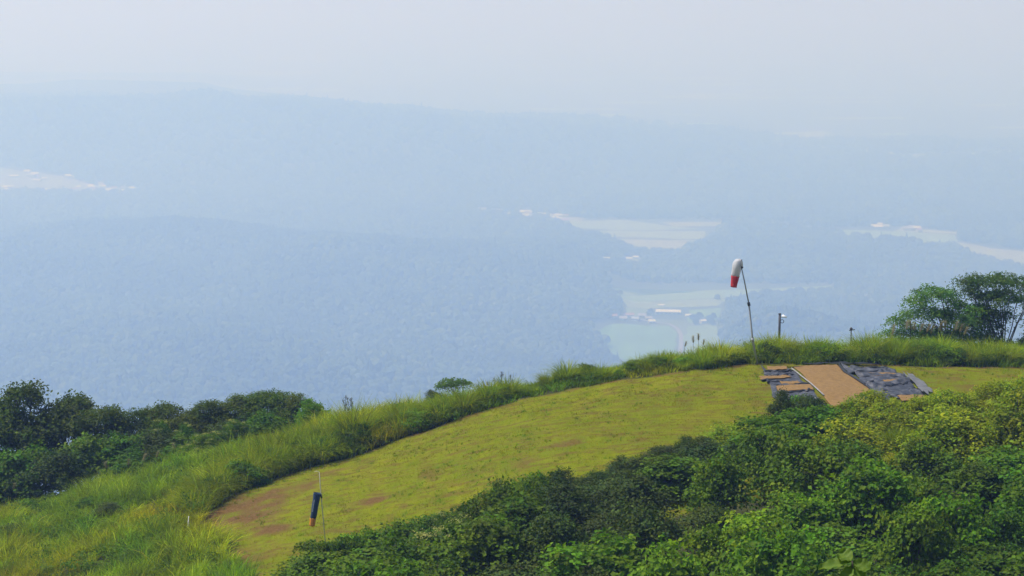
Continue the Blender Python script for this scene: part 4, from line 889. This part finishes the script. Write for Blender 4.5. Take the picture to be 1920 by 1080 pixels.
obj('swivel', MB().ring_sweep([tuple(W_(1389.5, 501)), tuple(W_(1387.5, 490))], [.05, .04], 8).ring_sweep([tuple(W_(1388, 492)), tuple(W_(1391, 487, -.25))], .02, 6).mesh('swivel', M['pole_dark']), ws)
pth = resample([W_(1389, 500, -.1), W_(1388.5, 494, -.1), W_(1386, 489.5, -.1), W_(1383.5, 490.5, -.1), W_(1381.5, 498, -.1), W_(1380, 508, -.1), W_(1378.4, 517.5, -.1)], 16)
tube_cloth('sock', pth, np.interp(np.linspace(0, 1, 16), [0, .25, .5, 1], [.09, .17, .225, .205]), M['cloth_white'], ws)
pth = resample([W_(1378.5, 517, -.1), W_(1377.2, 527, -.1), W_(1375.8, 538.5, -.1)], 8)
tube_cloth('sock_tail', pth, np.linspace(.207, .15, 8), M['cloth_red'], ws)['label'] = 'red tail end of the windsock'
tube_cloth('mouth_ring', resample([W_(1390.5, 499, -.1), W_(1389, 502, -.1)], 3), [.10, .105, .10], M['pole_dark'], ws, 14, 0)
# blue and orange one
b1 = gp(611, 1022); YB = b1[1]; B_ = lambda px, py, dy=0: pix(px, py, YB + dy) - b1
wb = thing('windsock', 'navy and orange windsock hanging from a thin pale rod on the lawn', 'windsock', b1)
obj('pole', MB().ring_sweep([tuple(B_(611.3, 1030)), tuple(B_(604, 950)), tuple(B_(600.5, 910)), tuple(B_(598.5, 885))], [.022, .020, .017, .012], 8).mesh('pole', M['rod']), wb)
obj('hook', MB().ring_sweep([tuple(B_(598.5, 885)), tuple(B_(594, 883.5)), tuple(B_(589.5, 885))], .010, 6).mesh('hook', M['rod']), wb)
obj('clip', MB().ring_sweep([tuple(B_(602.4, 932)), tuple(B_(598, 929))], .016, 6).ring_sweep([tuple(B_(603.5, 934)), tuple(B_(601.5, 927))], .035, 8).mesh('clip', M['pole_dark']), wb)
pth = resample([B_(594.6, 925.5), B_(592.5, 940), B_(589.5, 958), B_(586.8, 971.5)], 14)
tube_cloth('sock', pth, np.linspace(.142, .118, 14), M['cloth_navy'], wb, wrinkle=.06)
pth = resample([B_(587, 970.8), B_(586, 978), B_(585, 986)], 7)
tube_cloth('sock_tail', pth, np.linspace(.120, .112, 7), M['cloth_orange'], wb, wrinkle=.08)['label'] = 'orange tail end of the windsock'
tube_cloth('mouth_ring', resample([B_(594.7, 924.5), B_(594.4, 927)], 3), [.147, .149, .147], M['cloth_navy'], wb, 18, 0)
mb = MB()
for k in range(9):
    q = B_(589.2 - k * .42, 938 + k * 2.6, -.135); mb.box(tuple(q), (.035, .006, .04 if k % 3 else .03))
obj('lettering', mb.mesh('lettering', M['rod'], False), wb)

# ---------------------------------------------------------------- posts on the bank
b2 = pix(1461, 640, 97); g2_ = gz(b2[0], 97); C_ = lambda px, py, dy=0: pix(px, py, 97 + dy) - np.array([b2[0], 97, g2_])
po = thing('camera_post', 'dark post carrying a white camera and a cable loop behind the grass', 'post', (b2[0], 97, g2_))
zt = C_(1462, 589)
obj('post', MB().ring_sweep([(0, 0, -.2), (zt[0] * .6, 0, zt[2] * .6), tuple(zt)], .062, 10).mesh('post', M['pole_dark']), po)
obj('cap', MB().ring_sweep([tuple(zt), tuple(zt + np.array([0, 0, .04]))], [.085, .07], 10).mesh('cap', M['pole_dark']), po)
obj('bracket', MB().ring_sweep([tuple(C_(1462, 596)), tuple(C_(1470, 593.5))], .02, 6).mesh('bracket', M['white_paint']), po)
obj('camera', MB().ring_sweep([tuple(C_(1466, 592.5, -.05)), tuple(C_(1475, 594.5, -.15))], [.06, .055], 8).mesh('camera', M['white_paint']), po)
obj('sun_shield', MB().ring_sweep([tuple(C_(1468, 589)), tuple(C_(1470.5, 592.5))], [.02, .035], 6).mesh('sun_shield', M['white_paint']), po)
lp = [C_(1466.5 + 3.2 * math.cos(a), 602.5 + 3.2 * math.sin(a)) for a in np.linspace(0, 2 * math.pi, 15)]
obj('cable_loop', MB().ring_sweep([tuple(p) for p in lp], .017, 6, False).mesh('cable_loop', M['pole_dark']), po)
b3 = pix(1596, 640, 97); g3 = gz(b3[0], 97); D_ = lambda px, py, dy=0: pix(px, py, 97 + dy) - np.array([b3[0], 97, g3])
p3 = thing('sensor_post', 'short dark post with a small crossbar head above the grass bank', 'post', (b3[0], 97, g3)); zt = D_(1596, 616)
obj('post', MB().ring_sweep([(0, 0, -.2), tuple(zt)], .03, 8).mesh('post', M['pole_dark']), p3)
obj('crossbar', MB().ring_sweep([tuple(D_(1592, 619.5)), tuple(D_(1603, 618))], .025, 6).mesh('crossbar', M['pole_dark']), p3)
obj('sensor', MB().ring_sweep([tuple(D_(1596, 619)), tuple(D_(1596, 615.5)), tuple(D_(1596, 614))], [.07, .08, .04], 8).mesh('sensor', M['pole_dark']), p3)
# three thin stakes in the long grass
b4 = gp(351, 1003); E_ = lambda px, py, dy=0: pix(px, py, b4[1] + dy) - b4
st = thing('stake_tripod', 'tripod of thin pale stakes standing in the long grass', 'stakes', b4)
for x_, dy in ((346, 0), (357, .1), (351, -.35)): obj('stake', MB().ring_sweep([tuple(E_(x_, 1006, dy)), tuple(E_(353.5 + (353.5 - x_) * .15, 968))], .009, 6).mesh('stake', M['rod']), st)

# ---------------------------------------------------------------- near sapling tip with large round leaves
YS = 14.0; b5 = pix(1596, 1080, YS); g5 = gz(b5[0], YS); S_ = lambda px, py, dy=0: pix(px, py, YS + dy) - np.array([b5[0], YS, g5])
sap = thing('sapling', 'tip of a near sapling with large round yellow-green leaves', 'sapling', (b5[0], YS, g5))
top = S_(1598, 1052)
obj('stem', MB().ring_sweep([(0.05, .02, -.1), (0.03, 0, top[2] * .5), tuple(top)], [.016, .012, .006], 8).mesh('stem', M['bark']), sap)
m, t, b = mat_new('big_leaf'); nz = noise_tex(t, 18, 4); c = ramp(t, nz.outputs['Fac'], [(.3, (.10, .19, .022)), (.7, (.17, .25, .035))]).outputs[0]
t.links.new(c, b.inputs['Base Color']); b.inputs['Roughness'].default_value = .6; b.inputs['Specular IOR Level'].default_value = .2; tl = node(t, 'ShaderNodeBsdfTranslucent'); t.links.new(mixc(t, 1, c, (1.2, 1.25, .5), 'MULTIPLY'), tl.inputs[0]); mx = node(t, 'ShaderNodeMixShader'); mx.inputs[0].default_value = .4
t.links.new(b.outputs[0], mx.inputs[1]); t.links.new(tl.outputs[0], mx.inputs[2]); t.links.new(mx.outputs[0], t.nodes['Material Output'].inputs[0]); M['big_leaf'] = m
def big_leaf(base, tip, nrm, wid):
    a = Vector(base); d = Vector(tip) - a; L_ = d.length; d.normalize(); n_ = Vector(nrm); n_ = (n_ - d * n_.dot(d)).normalized(); s = d.cross(n_); V = []; nu, nv = 11, 9
    for i in range(nu):
        t_ = i / (nu - 1); hw = wid * .5 * (math.sin(math.pi * min(1, t_ * .93 + .04)) ** .62) * (.72 + .42 * t_)
        if i == nu - 1: hw = wid * .12
        for k in range(nv):
            e = (k / (nv - 1) - .5) * 2; rip = .012 * math.sin(t_ * 19 + e * 3) * abs(e)
            V.append(tuple(a + d * (L_ * t_) + s * (e * hw) + n_ * (.10 * wid * abs(e) ** 1.5 * 2 - .10 * L_ * t_ * t_ + rip)))
    Qs = [(i * nv + k, i * nv + k + 1, (i + 1) * nv + k + 1, (i + 1) * nv + k) for i in range(nu - 1) for k in range(nv - 1)]
    return mesh_np('leaf', V, Qs, M['big_leaf'], None, True)
for bs, tp, nr, wd in [((1596, 1052, 0), (1572, 1036, .06), (.1, -.6, .8), .15), ((1594, 1054, 0), (1535, 1063, -.05), (-.1, -.4, .9), .10), ((1600, 1056, 0), (1632, 1066, -.05), (.35, -.75, .55), .12), ((1596, 1052, 0), (1560, 1048, .15), (0, -.2, 1), .07), ((1598, 1064, 0), (1580, 1090, -.1), (-.3, -.7, .6), .10), ((1600, 1062, 0), (1620, 1092, -.1), (.3, -.6, .6), .10)]:
    obj('leaf', big_leaf(S_(*bs), S_(*tp), nr, wd), sap)
# trees of the farm in the valley
for px, py, s in [(1300, 600, 13), (1312, 598, 15), (1328, 602, 13), (1338, 596, 12), (1220, 588, 12), (1215, 592, 10), (1306, 606, 11), (1335, 607, 12), (1163, 560, 10), (1345, 560, 11), (1365, 566, 12)]:
    p = plain_pt(px, py + 3); shrub(f'dark{rng.integers(3)}', p[0], p[1], s * 1.35, s * 1.5, 'round dark tree beside the long white barn in the valley', 'trees around the valley farm', 'tree', 'tree', float(hills_h(p[0], p[1])))

# ---------------------------------------------------------------- summer haze over the whole country
mb = MB(); mb.box((0, 18500, H / 2), (28400, 43400, H + 14)); hz = obj('haze', mb.mesh('haze', plain_mat('tmp', (1, 1, 1)), False)); tag(hz, 'pale blue summer haze filling the air over the valley', 'haze', kind='stuff')
m = bpy.data.materials.new('haze_air'); m.use_nodes = True; t = m.node_tree; t.nodes.remove(t.nodes['Principled BSDF'])
pv = node(t, 'ShaderNodeVolumePrincipled'); pv.inputs['Color'].default_value = (.335, .515, 1.0, 1); pv.inputs['Absorption Color'].default_value = (1, 1, 1, 1); pv.inputs['Density'].default_value = .00090 / KS; pv.inputs['Anisotropy'].default_value = 0.25
t.links.new(pv.outputs[0], t.nodes['Material Output'].inputs['Volume']); hz.data.materials.clear(); hz.data.materials.append(m)
